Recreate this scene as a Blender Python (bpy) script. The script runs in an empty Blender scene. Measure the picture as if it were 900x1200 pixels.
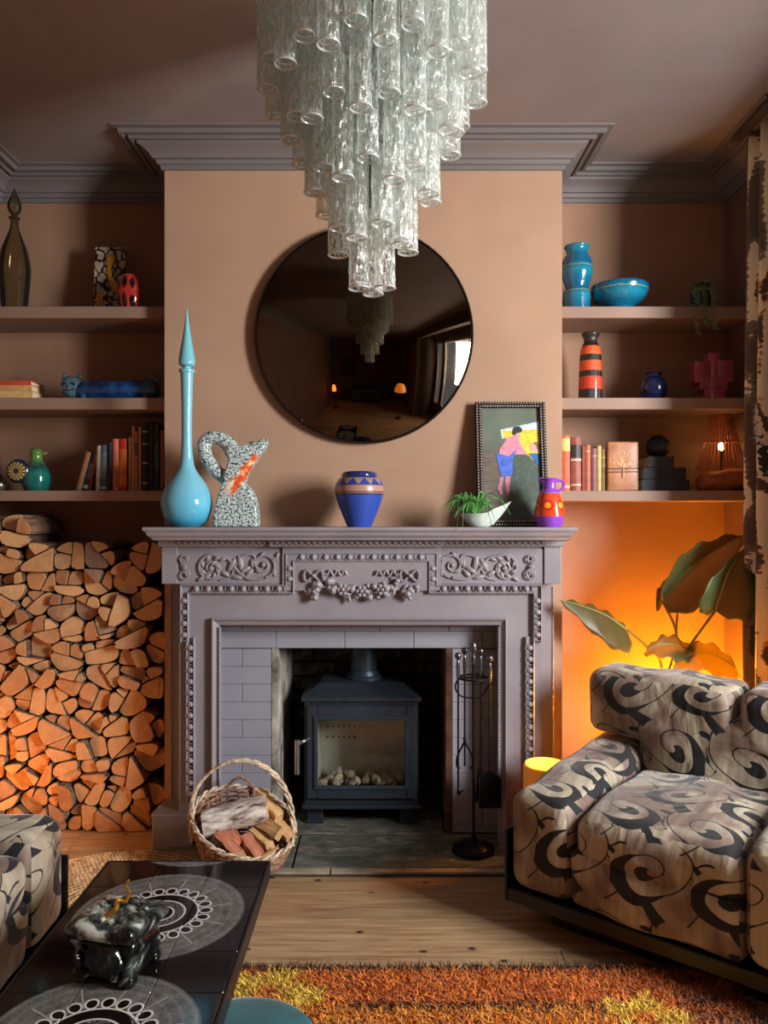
import bpy, bmesh, math, random
from mathutils import Vector, Matrix
R = math.radians
PI = math.pi
S = bpy.context.scene
COL = S.collection
random.seed(7)

# ------------------------------------------------------------------ camera
cd = bpy.data.cameras.new('camera')
cam = bpy.data.objects.new('camera', cd)
COL.objects.link(cam)
CZ = 1.38
cam.location = (0, 0, CZ)
cam.rotation_euler = (R(90), 0, 0)
cd.sensor_fit = 'VERTICAL'
cd.sensor_height = 36.0
cd.lens = 27.0                      # 900 px focal length on 1200 px height
cd.shift_y = 5 / 1200
cd.clip_start = 0.02
S.camera = cam

# ------------------------------------------------------------------ world, daylight, exposure
W = bpy.data.worlds.new('overcast_sky')
S.world = W
W.use_nodes = True
W.node_tree.nodes['Background'].inputs[0].default_value = (0.58, 0.72, 0.95, 1)
W.node_tree.nodes['Background'].inputs[1].default_value = 0.7


def area(name, loc, target, sx, sy, power, col):
    l = bpy.data.lights.new(name, 'AREA')
    l.shape = 'RECTANGLE'
    l.size, l.size_y, l.energy, l.color = sx, sy, power, col
    o = bpy.data.objects.new(name, l)
    COL.objects.link(o)
    o.location = loc
    o.rotation_euler = (Vector(target) - Vector(loc)).to_track_quat('-Z', 'Y').to_euler()
    return o


area('daylight_bay_window', (3.05, 0.78, 2.05), (-1.3, 3.2, 1.7), 0.72, 1.40, 185, (1.0, 0.98, 0.95))

S.view_settings.view_transform = 'Standard'
S.view_settings.look = 'None'
S.view_settings.gamma = 1
S.view_settings.use_curve_mapping = False
S.view_settings.exposure = 0.55
try:
    S.cycles.transparent_max_bounces = 18
    S.cycles.max_bounces = 8
    S.cycles.diffuse_bounces = 3
    S.cycles.glossy_bounces = 3
    S.cycles.sample_clamp_indirect = 4
except Exception:
    pass


# ------------------------------------------------------------------ helpers
def at(px, py, Y):
    """point of the room seen at that place, at distance Y"""
    return Vector(((px - 450) * Y / 900, Y, CZ - (py - 605) * Y / 900))


def lin(c):
    out = []
    for u in c[:3]:
        u /= 255
        out.append(u / 12.92 if u <= 0.04045 else ((u + 0.055) / 1.055) ** 2.4)
    return (*out, 1)


class NT:
    """small node-tree writer"""

    def __init__(s, name):
        s.m = bpy.data.materials.new(name)
        s.m.use_nodes = True
        s.t = s.m.node_tree
        s.b = s.t.nodes['Principled BSDF']
        s.out = s.t.nodes['Material Output']

    def n(s, typ, **kw):
        x = s.t.nodes.new('ShaderNode' + typ)
        for k, v in kw.items():
            setattr(x, k, v)
        return x

    def put(s, sock, v):
        if isinstance(v, bpy.types.NodeSocket):
            s.t.links.new(v, sock)
        elif v is not None:
            sock.default_value = v

    def math(s, op, a, b=None, c=None, clamp=False):
        x = s.n('Math', operation=op)
        x.use_clamp = clamp
        s.put(x.inputs[0], a)
        if b is not None: s.put(x.inputs[1], b)
        if c is not None: s.put(x.inputs[2], c)
        return x.outputs[0]

    def vmath(s, op, a, b=None, scale=None):
        x = s.n('VectorMath', operation=op)
        s.put(x.inputs[0], a)
        if b is not None: s.put(x.inputs[1], b)
        if scale is not None: s.put(x.inputs['Scale'], scale)
        return x.outputs['Value'] if op in ('LENGTH', 'DISTANCE', 'DOT_PRODUCT') else x.outputs[0]

    def coord(s, kind='Object'):
        return s.n('TexCoord').outputs[kind]

    def mapping(s, v, scale=(1, 1, 1), loc=(0, 0, 0), rot=(0, 0, 0)):
        x = s.n('Mapping')
        s.put(x.inputs[0], v)
        x.inputs['Scale'].default_value = scale
        x.inputs['Location'].default_value = loc
        x.inputs['Rotation'].default_value = rot
        return x.outputs[0]

    def noise(s, v, scale, detail=3, rough=.55, dist=0, out='Fac'):
        x = s.n('TexNoise')
        s.put(x.inputs['Vector'], v)
        x.inputs['Scale'].default_value = scale
        x.inputs['Detail'].default_value = detail
        x.inputs['Roughness'].default_value = rough
        x.inputs['Distortion'].default_value = dist
        return x.outputs[out]

    def ramp(s, f, stops, interp='LINEAR'):
        x = s.n('ValToRGB')
        s.put(x.inputs[0], f)
        cr = x.color_ramp
        cr.interpolation = interp
        while len(cr.elements) > 1: cr.elements.remove(cr.elements[-1])
        cr.elements[0].position = stops[0][0]
        cr.elements[0].color = lin(stops[0][1])
        for p, c in stops[1:]:
            e = cr.elements.new(p)
            e.color = lin(c)
        return x.outputs[0]

    def framp(s, f, a, b, lo=0., hi=1.):
        x = s.n('MapRange')
        x.clamp = True
        for i, v in zip(range(5), (f, a, b, lo, hi)): s.put(x.inputs[i], v)
        return x.outputs[0]

    def mix(s, f, a, b, typ='MIX'):
        x = s.n('Mix', data_type='RGBA', blend_type=typ)
        s.put(x.inputs[0], f)
        s.put(x.inputs[6], lin(a) if isinstance(a, tuple) else a)
        s.put(x.inputs[7], lin(b) if isinstance(b, tuple) else b)
        return x.outputs[2]

    def bump(s, h, strength=.3, dist=.01):
        x = s.n('Bump')
        x.inputs['Strength'].default_value = strength
        x.inputs['Distance'].default_value = dist
        s.put(x.inputs['Height'], h)
        s.t.links.new(x.outputs[0], s.b.inputs['Normal'])
        return x.outputs[0]

    def set(s, color=None, rough=None, metal=None, **kw):
        if color is not None: s.put(s.b.inputs['Base Color'], lin(color) if isinstance(color, tuple) else color)
        if rough is not None: s.put(s.b.inputs['Roughness'], rough)
        if metal is not None: s.put(s.b.inputs['Metallic'], metal)
        for k, v in kw.items():
            s.put(s.b.inputs[k.replace('_', ' ')], v)
        return s.m


_M = {}


def mat(name, color, rough=.5, metal=0, vary=.12, scale=18, bump=0, coat=0, **kw):
    """plain material with a little procedural tone variation"""
    if name in _M: return _M[name]
    t = NT(name)
    v = t.coord()
    f = t.noise(v, scale, 3)
    d = tuple(max(0, c * (1 - vary)) for c in color)
    u = tuple(min(255, c * (1 + vary)) for c in color)
    t.set(t.ramp(f, [(.3, d), (.7, u)]), rough, metal, **kw)
    if coat: t.set(Coat_Weight=coat, Coat_Roughness=.06)
    if bump: t.bump(t.noise(v, scale * 4, 4), bump, .004)
    _M[name] = t.m
    return t.m


class MB:
    """collects geometry for ONE mesh object"""

    def __init__(s):
        s.v, s.f, s.k = [], [], []

    def add(s, vs, fs, k=0):
        o = len(s.v)
        s.v += [tuple(p) for p in vs]
        s.f += [tuple(i + o for i in q) for q in fs]
        s.k += [k] * len(fs)
        return s

    def box(s, x0, x1, y0, y1, z0, z1, k=0, b=0):
        if b <= 0:
            vs = [(x, y, z) for x in (x0, x1) for y in (y0, y1) for z in (z0, z1)]
            fs = [(0, 1, 3, 2), (4, 6, 7, 5), (0, 4, 5, 1), (2, 3, 7, 6), (0, 2, 6, 4), (1, 5, 7, 3)]
            return s.add(vs, fs, k)
        # chamfered box: 24 vertices
        c = Vector(((x0 + x1) / 2, (y0 + y1) / 2, (z0 + z1) / 2))
        h = Vector((abs(x1 - x0) / 2, abs(y1 - y0) / 2, abs(z1 - z0) / 2))
        b = min(b, min(h) * .9)
        vs, idx = [], {}
        for sx in (-1, 1):
            for sy in (-1, 1):
                for sz in (-1, 1):
                    for a in range(3):
                        p = [sx * (h.x - b), sy * (h.y - b), sz * (h.z - b)]
                        p[a] = (sx, sy, sz)[a] * h[a]
                        idx[(sx, sy, sz, a)] = len(vs)
                        vs.append(c + Vector(p))
        fs = []
        for a in range(3):
            o = [i for i in range(3) if i != a]
            for sg in (-1, 1):
                q = []
                for (u, w) in ((-1, -1), (1, -1), (1, 1), (-1, 1)):
                    t = [0, 0, 0]; t[a] = sg; t[o[0]] = u; t[o[1]] = w
                    q.append(idx[(*t, a)])
                fs.append(q)
        for a in range(3):
            o = [i for i in range(3) if i != a]
            for u in (-1, 1):
                for w in (-1, 1):
                    q = []
                    for (sg, ax) in ((-1, o[0]), (1, o[0]), (1, o[1]), (-1, o[1])):
                        t = [0, 0, 0]; t[a] = sg; t[o[0]] = u; t[o[1]] = w
                        q.append(idx[(*t, ax)])
                    fs.append(q)
        for k3 in [(x, y, z) for x in (-1, 1) for y in (-1, 1) for z in (-1, 1)]:
            fs.append([idx[(*k3, a)] for a in range(3)])
        return s.add(vs, fs, k)

    def lathe(s, prof, n=28, c=(0, 0, 0), k=0, sx=1, sy=1, rot=None):
        vs, fs, rings = [], [], []
        for r, z in prof:
            if r < 1e-5:
                rings.append([len(vs)])
                vs.append(Vector((0, 0, z)))
            else:
                rings.append(list(range(len(vs), len(vs) + n)))
                for i in range(n):
                    a = 2 * PI * i / n
                    vs.append(Vector((r * math.cos(a) * sx, r * math.sin(a) * sy, z)))
        for A, B in zip(rings, rings[1:]):
            for i in range(n):
                j = (i + 1) % n
                if len(A) == 1 and len(B) == 1: continue
                if len(A) == 1: fs.append((A[0], B[j], B[i]))
                elif len(B) == 1: fs.append((A[i], A[j], B[0]))
                else: fs.append((A[i], A[j], B[j], B[i]))
        c = Vector(c)
        vs = [(rot @ v if rot else v) + c for v in vs]
        return s.add(vs, fs, k)

    def tube(s, pts, rad, n=8, k=0, caps=True, closed=False, flat=1.0):
        pts = [Vector(p) for p in pts]
        N = len(pts)
        if not hasattr(rad, '__len__'): rad = [rad] * N
        vs, fs = [], []
        t0 = None
        up = None
        for i, p in enumerate(pts):
            if closed: t = pts[(i + 1) % N] - pts[i - 1]
            else: t = pts[min(i + 1, N - 1)] - pts[max(i - 1, 0)]
            if t.length < 1e-9: t = Vector((0, 0, 1))
            t.normalize()
            if up is None:
                up = t.orthogonal().normalized()
                if flat != 1.0:
                    y = Vector((0, 1, 0))
                    if abs(t.dot(y)) < .9: up = (y - t * t.dot(y)).normalized()
            else:
                up = up - t * up.dot(t)
                up = up.normalized() if up.length > 1e-6 else t.orthogonal().normalized()
            w = t.cross(up)
            for q in range(n):
                a = 2 * PI * q / n
                vs.append(p + (up * math.cos(a) * flat + w * math.sin(a)) * rad[i])
        for i in range(N if closed else N - 1):
            a, b = i * n, ((i + 1) % N) * n
            for q in range(n):
                fs.append((a + q, a + (q + 1) % n, b + (q + 1) % n, b + q))
        if caps and not closed:
            fs.append(tuple(range(n))[::-1])
            fs.append(tuple((N - 1) * n + q for q in range(n)))
        return s.add(vs, fs, k)

    def ball(s, c, r, nu=12, nv=8, k=0, rot=None):
        if not hasattr(r, '__len__'): r = (r, r, r)
        c = Vector(c)
        m = MB().lathe([(math.sin(PI * i / nv), -math.cos(PI * i / nv)) for i in range(nv + 1)], nu)
        vs = []
        for v in m.v:
            p = Vector((v[0] * r[0], v[1] * r[1], v[2] * r[2]))
            vs.append((rot @ p if rot else p) + c)
        return s.add(vs, m.f, k)

    def prism(s, poly, d0, d1, plane='XZ', k=0):
        """poly in plane, extruded from d0 to d1 on the third axis"""
        def P(u, w, d):
            return {'XZ': (u, d, w), 'XY': (u, w, d), 'YZ': (d, u, w)}[plane]
        n = len(poly)
        vs = [P(u, w, d0) for u, w in poly] + [P(u, w, d1) for u, w in poly]
        fs = [tuple(range(n)), tuple(range(2 * n - 1, n - 1, -1))]
        fs += [(i, i + n, (i + 1) % n + n, (i + 1) % n) for i in range(n)]
        return s.add(vs, fs, k)

    def rbox(s, c, size, r, seg=4, k=0, fn=None, body=6):
        """rounded box; fn may push the points about"""
        h = [q / 2 for q in size]
        r = min(r, min(h) * .999)

        def ticks(a):
            L = h[a] - r
            t = [-h[a] + r * (1 - math.cos(PI / 2 * i / seg)) for i in range(seg)]
            t += [-L + 2 * L * i / body for i in range(body + 1)]
            t += [-x for x in t[:seg]][::-1]
            return t
        T = [ticks(a) for a in range(3)]
        key, vs, fs = {}, [], []

        def V(p):
            kk = tuple(round(x, 5) for x in p)
            if kk not in key:
                key[kk] = len(vs)
                q = Vector([max(-h[a] + r, min(h[a] - r, p[a])) for a in range(3)])
                d = Vector(p) - q
                # push on to the rounded surface
                w = Vector([d[a] for a in range(3)])
                if w.length > 1e-9:
                    w = w.normalized() * r
                o = q + w
                if fn: o = fn(o)
                vs.append(o + Vector(c))
            return key[kk]
        for a in range(3):
            b1, b2 = [i for i in range(3) if i != a]
            for sg in (-1, 1):
                for i in range(len(T[b1]) - 1):
                    for j in range(len(T[b2]) - 1):
                        q = []
                        for (u, w) in ((i, j), (i + 1, j), (i + 1, j + 1), (i, j + 1)):
                            p = [0, 0, 0]
                            p[a] = sg * h[a]; p[b1] = T[b1][u]; p[b2] = T[b2][w]
                            q.append(V(p))
                        if (sg > 0) == (a == 1): q = q[::-1]
                        if len(set(q)) >= 3: fs.append(q)
        return s.add(vs, fs, k)

    def build(s, name, mats, parent=None, smooth=True, loc=None, rot=None, angle=40, uv=False, bevel=0):
        me = bpy.data.meshes.new(name)
        if loc is not None:
            L = Vector(loc)
            if rot is None:
                s.v = [tuple(Vector(p) - L) for p in s.v]
        me.from_pydata(s.v, [], s.f)
        if not isinstance(mats, (list, tuple)): mats = [mats]
        for m in mats: me.materials.append(m)
        me.polygons.foreach_set('material_index', s.k)
        if uv:
            ul = me.uv_layers.new(name='UVMap')
            for p in me.polygons:
                a = max(range(3), key=lambda i: abs(p.normal[i]))
                for li in p.loop_indices:
                    co = me.vertices[me.loops[li].vertex_index].co
                    if uv == 'xy': ul.data[li].uv = (co.x, co.y)
                    elif a == 0: ul.data[li].uv = (co.y + 3.1, co.z)
                    elif a == 1: ul.data[li].uv = (co.x, co.z)
                    else: ul.data[li].uv = (co.x, co.y + 1.7)
        bm = bmesh.new(); bm.from_mesh(me)
        bmesh.ops.recalc_face_normals(bm, faces=bm.faces)
        bm.to_mesh(me); bm.free()
        me.update()
        if smooth:
            me.shade_smooth()
            me.set_sharp_from_angle(angle=R(angle))
        o = bpy.data.objects.new(name, me)
        COL.objects.link(o)
        if parent: o.parent = parent
        if loc is not None: o.location = loc
        if rot is not None: o.rotation_euler = rot
        if bevel:
            b = o.modifiers.new('bevel', 'BEVEL')
            b.width = bevel; b.segments = 2; b.limit_method = 'ANGLE'
        return o


def T(o, label, cat, group=None):
    o['label'] = label
    o['category'] = cat
    if group: o['group'] = group
    return o


def struct(o, label=None):
    o['kind'] = 'structure'
    if label: o['label'] = label
    return o


def thing(name, label, cat, loc=(0, 0, 0), rz=0, group=None):
    o = bpy.data.objects.new(name, None)
    COL.objects.link(o)
    o.location = loc
    o.rotation_euler = (0, 0, rz)
    o.empty_display_size = .05
    return T(o, label, cat, group)


def inst(o, parent=None, loc=None, rot=None, scale=None):
    c = o.copy()
    COL.objects.link(c)
    if parent is not None: c.parent = parent
    if loc is not None: c.location = loc
    if rot is not None: c.rotation_euler = rot
    if scale is not None: c.scale = scale
    return c


def smooth_prof(pts, n=5):
    """Catmull-Rom through (r, z); repeat a point to keep a hard edge"""
    out = []
    for i in range(len(pts) - 1):
        p0, p1, p2, p3 = (pts[max(0, i - 1)], pts[i], pts[i + 1], pts[min(len(pts) - 1, i + 2)])
        if p1 == p2: continue
        if p0 == p1 and i > 0 and pts[i - 1] == p1: p0 = p1
        for j in range(n):
            t = j / n
            q = []
            for a in range(2):
                q.append(.5 * (2 * p1[a] + (p2[a] - p0[a]) * t + (2 * p0[a] - 5 * p1[a] + 4 * p2[a] - p3[a]) * t * t
                               + (-p0[a] + 3 * p1[a] - 3 * p2[a] + p3[a]) * t ** 3))
            out.append((max(0, q[0]), q[1]))
    out.append(pts[-1])
    return out


def curve(pts, n=6):
    """Catmull-Rom in 3D"""
    P = [Vector(p) for p in pts]
    out = []
    for i in range(len(P) - 1):
        p0, p1, p2, p3 = P[max(0, i - 1)], P[i], P[i + 1], P[min(len(P) - 1, i + 2)]
        for j in range(n):
            t = j / n
            out.append(.5 * (2 * p1 + (p2 - p0) * t + (2 * p0 - 5 * p1 + 4 * p2 - p3) * t * t + (-p0 + 3 * p1 - 3 * p2 + p3) * t ** 3))
    out.append(P[-1])
    return out


def sweep(path, prof, P3, closed=False):
    """mitred sweep: path of 2D points, prof of (side offset, height); P3(u, w, h) gives 3D"""
    n = len(path)
    m = MB()
    rows = []
    for i, p in enumerate(path):
        p = Vector(p)
        d0 = (p - Vector(path[i - 1])).normalized() if i > 0 else None
        d1 = (Vector(path[i + 1]) - p).normalized() if i < n - 1 else None
        if d0 is None: d0 = d1
        if d1 is None: d1 = d0
        n0, n1 = Vector((-d0.y, d0.x)), Vector((-d1.y, d1.x))
        b = (n0 + n1).normalized()
        sc = 1 / max(.2, b.dot(n0))
        rows.append([P3(p.x + b.x * sc * o, p.y + b.y * sc * o, h) for o, h in prof])
    k = len(prof)
    vs = [q for r in rows for q in r]
    fs = []
    for i in range(n - 1):
        for j in range(k - 1):
            fs.append((i * k + j, i * k + j + 1, (i + 1) * k + j + 1, (i + 1) * k + j))
    fs.append(tuple(range(k)))
    fs.append(tuple((n - 1) * k + j for j in range(k))[::-1])
    return m.add(vs, fs)

# ================================================================== setting
XL, XR = -1.85, 1.64          # side walls
YB, YA = 3.35, 3.70           # chimney breast front, alcove back
BL, BR = -0.957, 0.777        # chimney breast sides
ZC = 3.005                    # ceiling
YBACK = -2.3


def paint(name, c, rough=.75, vary=.05):
    t = NT(name)
    v = t.coord()
    f = t.noise(v, 2.2, 4)
    d = tuple(x * (1 - vary) for x in c)
    u = tuple(min(255, x * (1 + vary)) for x in c)
    t.set(t.ramp(f, [(.3, d), (.7, u)]), rough)
    t.bump(t.noise(v, 160, 3), .06, .003)
    return t.m


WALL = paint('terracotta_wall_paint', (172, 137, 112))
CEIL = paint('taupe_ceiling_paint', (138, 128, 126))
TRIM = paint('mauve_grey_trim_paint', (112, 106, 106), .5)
SHELF = paint('brown_shelf_paint', (144, 116, 100), .55)  # brown shelf paint taken darker, with alcove shade in the colour
ALC = paint('shade_darkened_terracotta_paint', (150, 115, 92))  # wall paint made darker: alcove shade is put into the colour
SIDE = paint('darkened_side_wall_paint', (112, 84, 72))  # side walls coloured darker to cut bounced light
BACKW = paint('darkened_back_wall_paint', (92, 74, 62))  # bay and far walls kept dark to reduce fill light

# floor boards: each plank a piece of the floor
t = NT('pine_floorboard')
oc = t.coord()
rnd = t.n('ObjectInfo').outputs['Random']
off = t.vmath('ADD', oc, t.vmath('SCALE', (7.3, 3.1, 1.7), scale=t.math('MULTIPLY', rnd, 9.)))
gr = t.noise(t.mapping(off, (1.1, 16, 1)), 3.2, 5, .6, .6)
fine = t.noise(t.mapping(off, (3, 90, 1)), 4, 3)
base = t.ramp(gr, [(.28, (138, 106, 74)), (.5, (182, 150, 112)), (.72, (208, 180, 142))])
base = t.mix(t.math('MULTIPLY', fine, .35), base, (122, 92, 64))
vor = t.n('TexVoronoi', voronoi_dimensions='2D')
t.put(vor.inputs['Vector'], t.mapping(off, (1, 1.5, 1)))
vor.inputs['Scale'].default_value = 5.5
kc = t.n('SeparateColor'); t.put(kc.inputs[0], vor.outputs['Color'])
knot = t.math('MULTIPLY', t.framp(vor.outputs['Distance'], .04, .1, 1, 0), t.math('GREATER_THAN', kc.outputs[0], .62))
base = t.mix(knot, base, (66, 40, 24))
tone = t.framp(rnd, 0, 1, .78, 1.08)
base = t.mix(1, base, t.n('CombineColor').outputs[0], 'MIX') if False else base
hs = t.n('HueSaturation')
t.put(hs.inputs['Color'], base)
t.put(hs.inputs['Value'], tone)
t.set(hs.outputs[0], t.framp(gr, .2, .8, .5, .36))
t.bump(t.math('ADD', fine, gr), .18, .004)
PINE = t.m

floor = struct(MB().box(XL - .1, 2.55, YBACK - .1, 4.0, -.12, -.022).build('floor', mat('dark_subfloor', (46, 32, 22), .9), smooth=False),
               'wide pine floorboards')
widths = [.17, .19, .165, .185, .175, .19, .18]
y = 3.70
i = 0
while y > 0.6:
    w = widths[i % 7]
    cuts = [XL, XL + .5 + (i * 0.77) % 1.5, XL + 2.3 + (i * .53) % .9, 2.45]
    for a, b in zip(cuts, cuts[1:]):
        MB().box(a + .001, b - .001, y - w + .0016, y - .0016, -.022, 0, b=.0015).build('floorboard', PINE, floor, smooth=False, loc=((a + b) / 2, y - w / 2, 0))
    y -= w
    i += 1
# the rest of the floor, behind the camera
MB().box(XL, 2.45, YBACK, y, -.022, 0).build('floorboard', PINE, floor, smooth=False, loc=(0, 0, 0))

struct(MB().box(XL - .1, 2.55, YBACK - .1, 4.0, ZC, ZC + .1).build('ceiling', CEIL, smooth=False), 'taupe painted ceiling')

# walls
OPL, OPR, OPT = -.462, .272, .812      # fireplace opening
m = MB()
m.box(XL, BL, YA, YA + .15, 0, ZC).box(BR, XR, YA, YA + .15, 0, ZC)
m.box(BL, BR, 3.86, 4.0, 0, ZC)
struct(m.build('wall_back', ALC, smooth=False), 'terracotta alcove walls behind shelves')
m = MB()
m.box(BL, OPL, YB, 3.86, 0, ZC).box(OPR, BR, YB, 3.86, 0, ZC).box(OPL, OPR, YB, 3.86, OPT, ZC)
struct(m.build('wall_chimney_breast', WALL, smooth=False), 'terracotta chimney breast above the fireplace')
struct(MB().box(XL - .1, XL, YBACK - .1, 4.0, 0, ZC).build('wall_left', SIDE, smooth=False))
# right wall with a bay opening from Y -0.2 to 2.95
m = MB()
m.box(XR, XR + .12, 3.0, 4.0, 0, ZC).box(XR, XR + .12, YBACK, -.25, 0, ZC).box(XR, XR + .12, -.25, 3.0, 2.78, ZC)
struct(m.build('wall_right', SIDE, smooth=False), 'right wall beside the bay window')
BX = 2.42
m = MB()
m.box(XR + .12, BX + .1, 3.0, 3.1, 0, ZC).box(XR + .12, BX + .1, -.35, -.25, 0, ZC)
m.box(BX, BX + .1, -.25, 3.0, 0, .55).box(BX, BX + .1, -.25, 3.0, 2.72, ZC)
for a, b in ((.2, .32), (2.2, 2.32), (-.25, -.16), (2.9, 3.0)):
    m.box(BX, BX + .1, a, b, .55, 2.72)
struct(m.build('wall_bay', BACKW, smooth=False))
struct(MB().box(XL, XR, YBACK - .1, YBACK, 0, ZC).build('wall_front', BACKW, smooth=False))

t = NT('window_pane_glass')
tr = t.n('BsdfTransparent'); gl = t.n('BsdfGlossy'); gl.inputs['Roughness'].default_value = .02
mx_ = t.n('MixShader'); mx_.inputs[0].default_value = .06
t.t.links.new(tr.outputs[0], mx_.inputs[1]); t.t.links.new(gl.outputs[0], mx_.inputs[2])
t.t.links.new(mx_.outputs[0], t.out.inputs[0])
PANE = t.m
WHITE = mat('white_gloss_frame', (225, 222, 214), .35, vary=.03)
for q, (a, b) in enumerate(((-.16, .2), (.32, 2.2), (2.32, 2.9))):
    m = MB()
    for (y0, y1, z0, z1) in ((a, a + .05, .55, 2.72), (b - .05, b, .55, 2.72), (a, b, .55, .62), (a, b, 2.67, 2.72)):
        m.box(BX + .02, BX + .07, y0, y1, z0, z1, b=.006)
    w = struct(m.build('window_%d' % (q + 1), WHITE, smooth=False), 'white sash window in the bay')
    MB().box(BX + .043, BX + .047, a + .05, b - .05, .62, 2.67).build('pane', PANE, w, smooth=False)

# cornice: one mitred sweep round the alcoves and the chimney breast
prof = [(0, .118), (.012, .118), (.014, .102), (.026, .098), (.03, .082), (.042, .08), (.05, .066), (.07, .05), (.09, .04),
        (.094, .026), (.104, .024), (.106, .034), (.118, .034), (.12, .02), (.138, .018), (.14, .026), (.152, .026), (.154, .008),
        (.176, .006), (.178, 0)]
path = [(XL, .5), (XL, YA), (BL, YA), (BL, YB), (BR, YB), (BR, YA), (XR, YA), (XR, 2.95)]
m = sweep(path, [(-o, h) for o, h in prof], lambda u, w, h: (u, w, ZC - h))
o = struct(m.build('trim_1', TRIM, angle=25), 'moulded plaster cornice in mauve grey')
# skirting in the right alcove
struct(MB().box(BR, XR, YA - .02, YA, 0, .16, b=.005).build('baseboard_right', TRIM, smooth=False))

# firebox bricks
t = NT('sooty_firebox_brick')
v = t.coord()
t.set(t.ramp(t.noise(v, 14, 5, .7), [(.3, (26, 25, 25)), (.55, (72, 70, 66)), (.75, (128, 124, 112))]), .9)
t.bump(t.noise(v, 60, 4), .6, .006)
SOOT = t.m
fb = struct(MB().box(OPL, OPR, 3.84, 3.859, 0, OPT).build('wall_firebox', mat('soot_mortar', (22, 20, 20), .95), smooth=False), 'sooty brick back of the fireplace')
brick = None
for r_ in range(11):
    x = OPL - (.11 if r_ % 2 else .0) + .004
    while x < OPR - .02:
        x1 = min(x + .213, OPR - .003)
        x0 = max(x, OPL + .003)
        if x1 - x0 > .03:
            full = abs(x1 - x0 - .213) < .001
            if full and brick:
                inst(brick, fb, ((x0 + x1) / 2, 3.84, r_ * .073 + .036))
            else:
                o = MB().box(x0, x1, 3.818, 3.842, r_ * .073 + .005, r_ * .073 + .07, b=.004).build('brick', SOOT, fb, smooth=False, loc=((x0 + x1) / 2, 3.84, r_ * .073 + .036))
                if full: brick = o
        x += .22
# rendered cheeks of the firebox
JAMB = mat('pale_render', (196, 190, 176), .85, vary=.2, scale=7)
t = NT('smoke_stained_render')
v = t.coord()
t.set(t.ramp(t.noise(v, 6, 5, .65), [(.3, (60, 56, 52)), (.5, (150, 146, 136)), (.7, (202, 198, 184))]), .9)
JAMB = t.m
m = MB().box(OPL - .02, OPL + .006, 3.30, 3.815, 0, OPT)
struct(m.build('wall_firebox_left', JAMB, smooth=False))
struct(MB().box(OPR - .006, OPR + .02, 3.30, 3.815, 0, OPT).build('wall_firebox_right', mat('brown_render', (84, 58, 44), .9, vary=.3), smooth=False))  # right cheek in a darker brown than the left

# slate hearth
t = NT('riven_slate')
v = t.coord()
g = t.noise(t.mapping(v, (2.5, 6, 1), rot=(0, 0, .4)), 3, 6, .6, 1.4)
t.set(t.ramp(g, [(.3, (66, 70, 64)), (.5, (98, 100, 92)), (.62, (120, 118, 106)), (.66, (160, 152, 134)), (.7, (104, 104, 96))]), .6)
t.bump(g, .35, .006)
SLATE = t.m
hearth = struct(MB().box(-.955, .72, 2.94, 3.30, 0, .006).box(OPL + .01, OPR - .01, 3.30, 3.815, 0, .006).build('floor_hearth', mat('hearth_mortar', (58, 54, 48), .9), smooth=False), 'slate hearth in front of the stove')
for (a, b, c, d) in ((-.95, -.362, 2.985, 3.299), (-.354, .715, 2.985, 3.299), (OPL + .012, OPR - .012, 3.303, 3.81)):
    MB().box(a, b, c, d, .006, .017, b=.003).build('slate_slab', SLATE, hearth, smooth=False)
HS = mat('worn_hearth_strip', (150, 140, 118), .7, vary=.2, scale=9)
for (a, b) in ((-.95, -.21), (-.205, .715)):
    MB().box(a, b, 2.945, 2.981, .004, .015, b=.002).build('edging_strip', HS, hearth, smooth=False)

# ================================================================== alcove shelves
ZS = (2.315, 1.908, 1.494)         # tops
TH = (.052, .052, .046)
SY = 3.42
for side, (a, b) in (('left', (XL, BL)), ('right', (BR, XR))):
    for q in range(3):
        nm = ('top', 'middle', 'bottom')[q]
        o = MB().box(a + .001, b - .001, SY, YA - .001, ZS[q] - TH[q], ZS[q], b=.002).build('alcove_shelf', SHELF, smooth=False)
        T(o, 'brown painted %s floating shelf in the %s alcove' % (nm, side), 'shelf', 'alcove shelves')

# ================================================================== mantelpiece
MY = 3.20
mx = lambda p: (p - 450) * MY / 900
mz = lambda p: CZ - (p - 605) * MY / 900
t = NT('mauve_grey_mantel_paint')
v = t.coord()
t.set(t.ramp(t.noise(v, 4, 5), [(.3, (134, 129, 136)), (.7, (151, 145, 151))]), .42)
t.bump(t.noise(v, 45, 4), .08, .004)
MANT = t.m
mantel = thing('mantelpiece', 'carved mauve-grey wooden fireplace mantelpiece with fruit swag and scrolls', 'fireplace', (-.095, YB, 0))
OFF = Vector((.095, -YB, 0))


def part(mb, name, m=None, parent=None, **kw):
    """part of the mantelpiece from room coordinates"""
    mb.v = [tuple(Vector(p) + OFF) for p in mb.v]
    return mb.build(name, m or MANT, parent or mantel, **kw)


L0, R0 = mx(192), mx(655)
FL, FR = mx(252), mx(590)          # inside of the wooden frame
FT = mz(727)
YBf = YB - .001
PL, PR = mx(210), mx(635)
part(MB().box(PL, FL, MY, YBf, 0, FT), 'pilaster_board', smooth=False)
part(MB().box(FR, PR, MY, YBf, 0, FT), 'pilaster_board', smooth=False)
part(MB().box(PL, PR, MY, YBf, FT, 1.292), 'frieze_board', smooth=False)
for a, b in ((L0, PL), (PR, R0)):
    part(MB().box(a, b, 3.30, YBf, 0, mz(684), b=.003), 'outer_backing_board', smooth=False)
part(MB().box(mx(181), mx(228), MY - .035, YBf, 0, .15, b=.004), 'plinth', smooth=False)
part(MB().box(mx(612), mx(664), MY - .035, YBf, 0, .15, b=.004), 'plinth', smooth=False)
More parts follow.
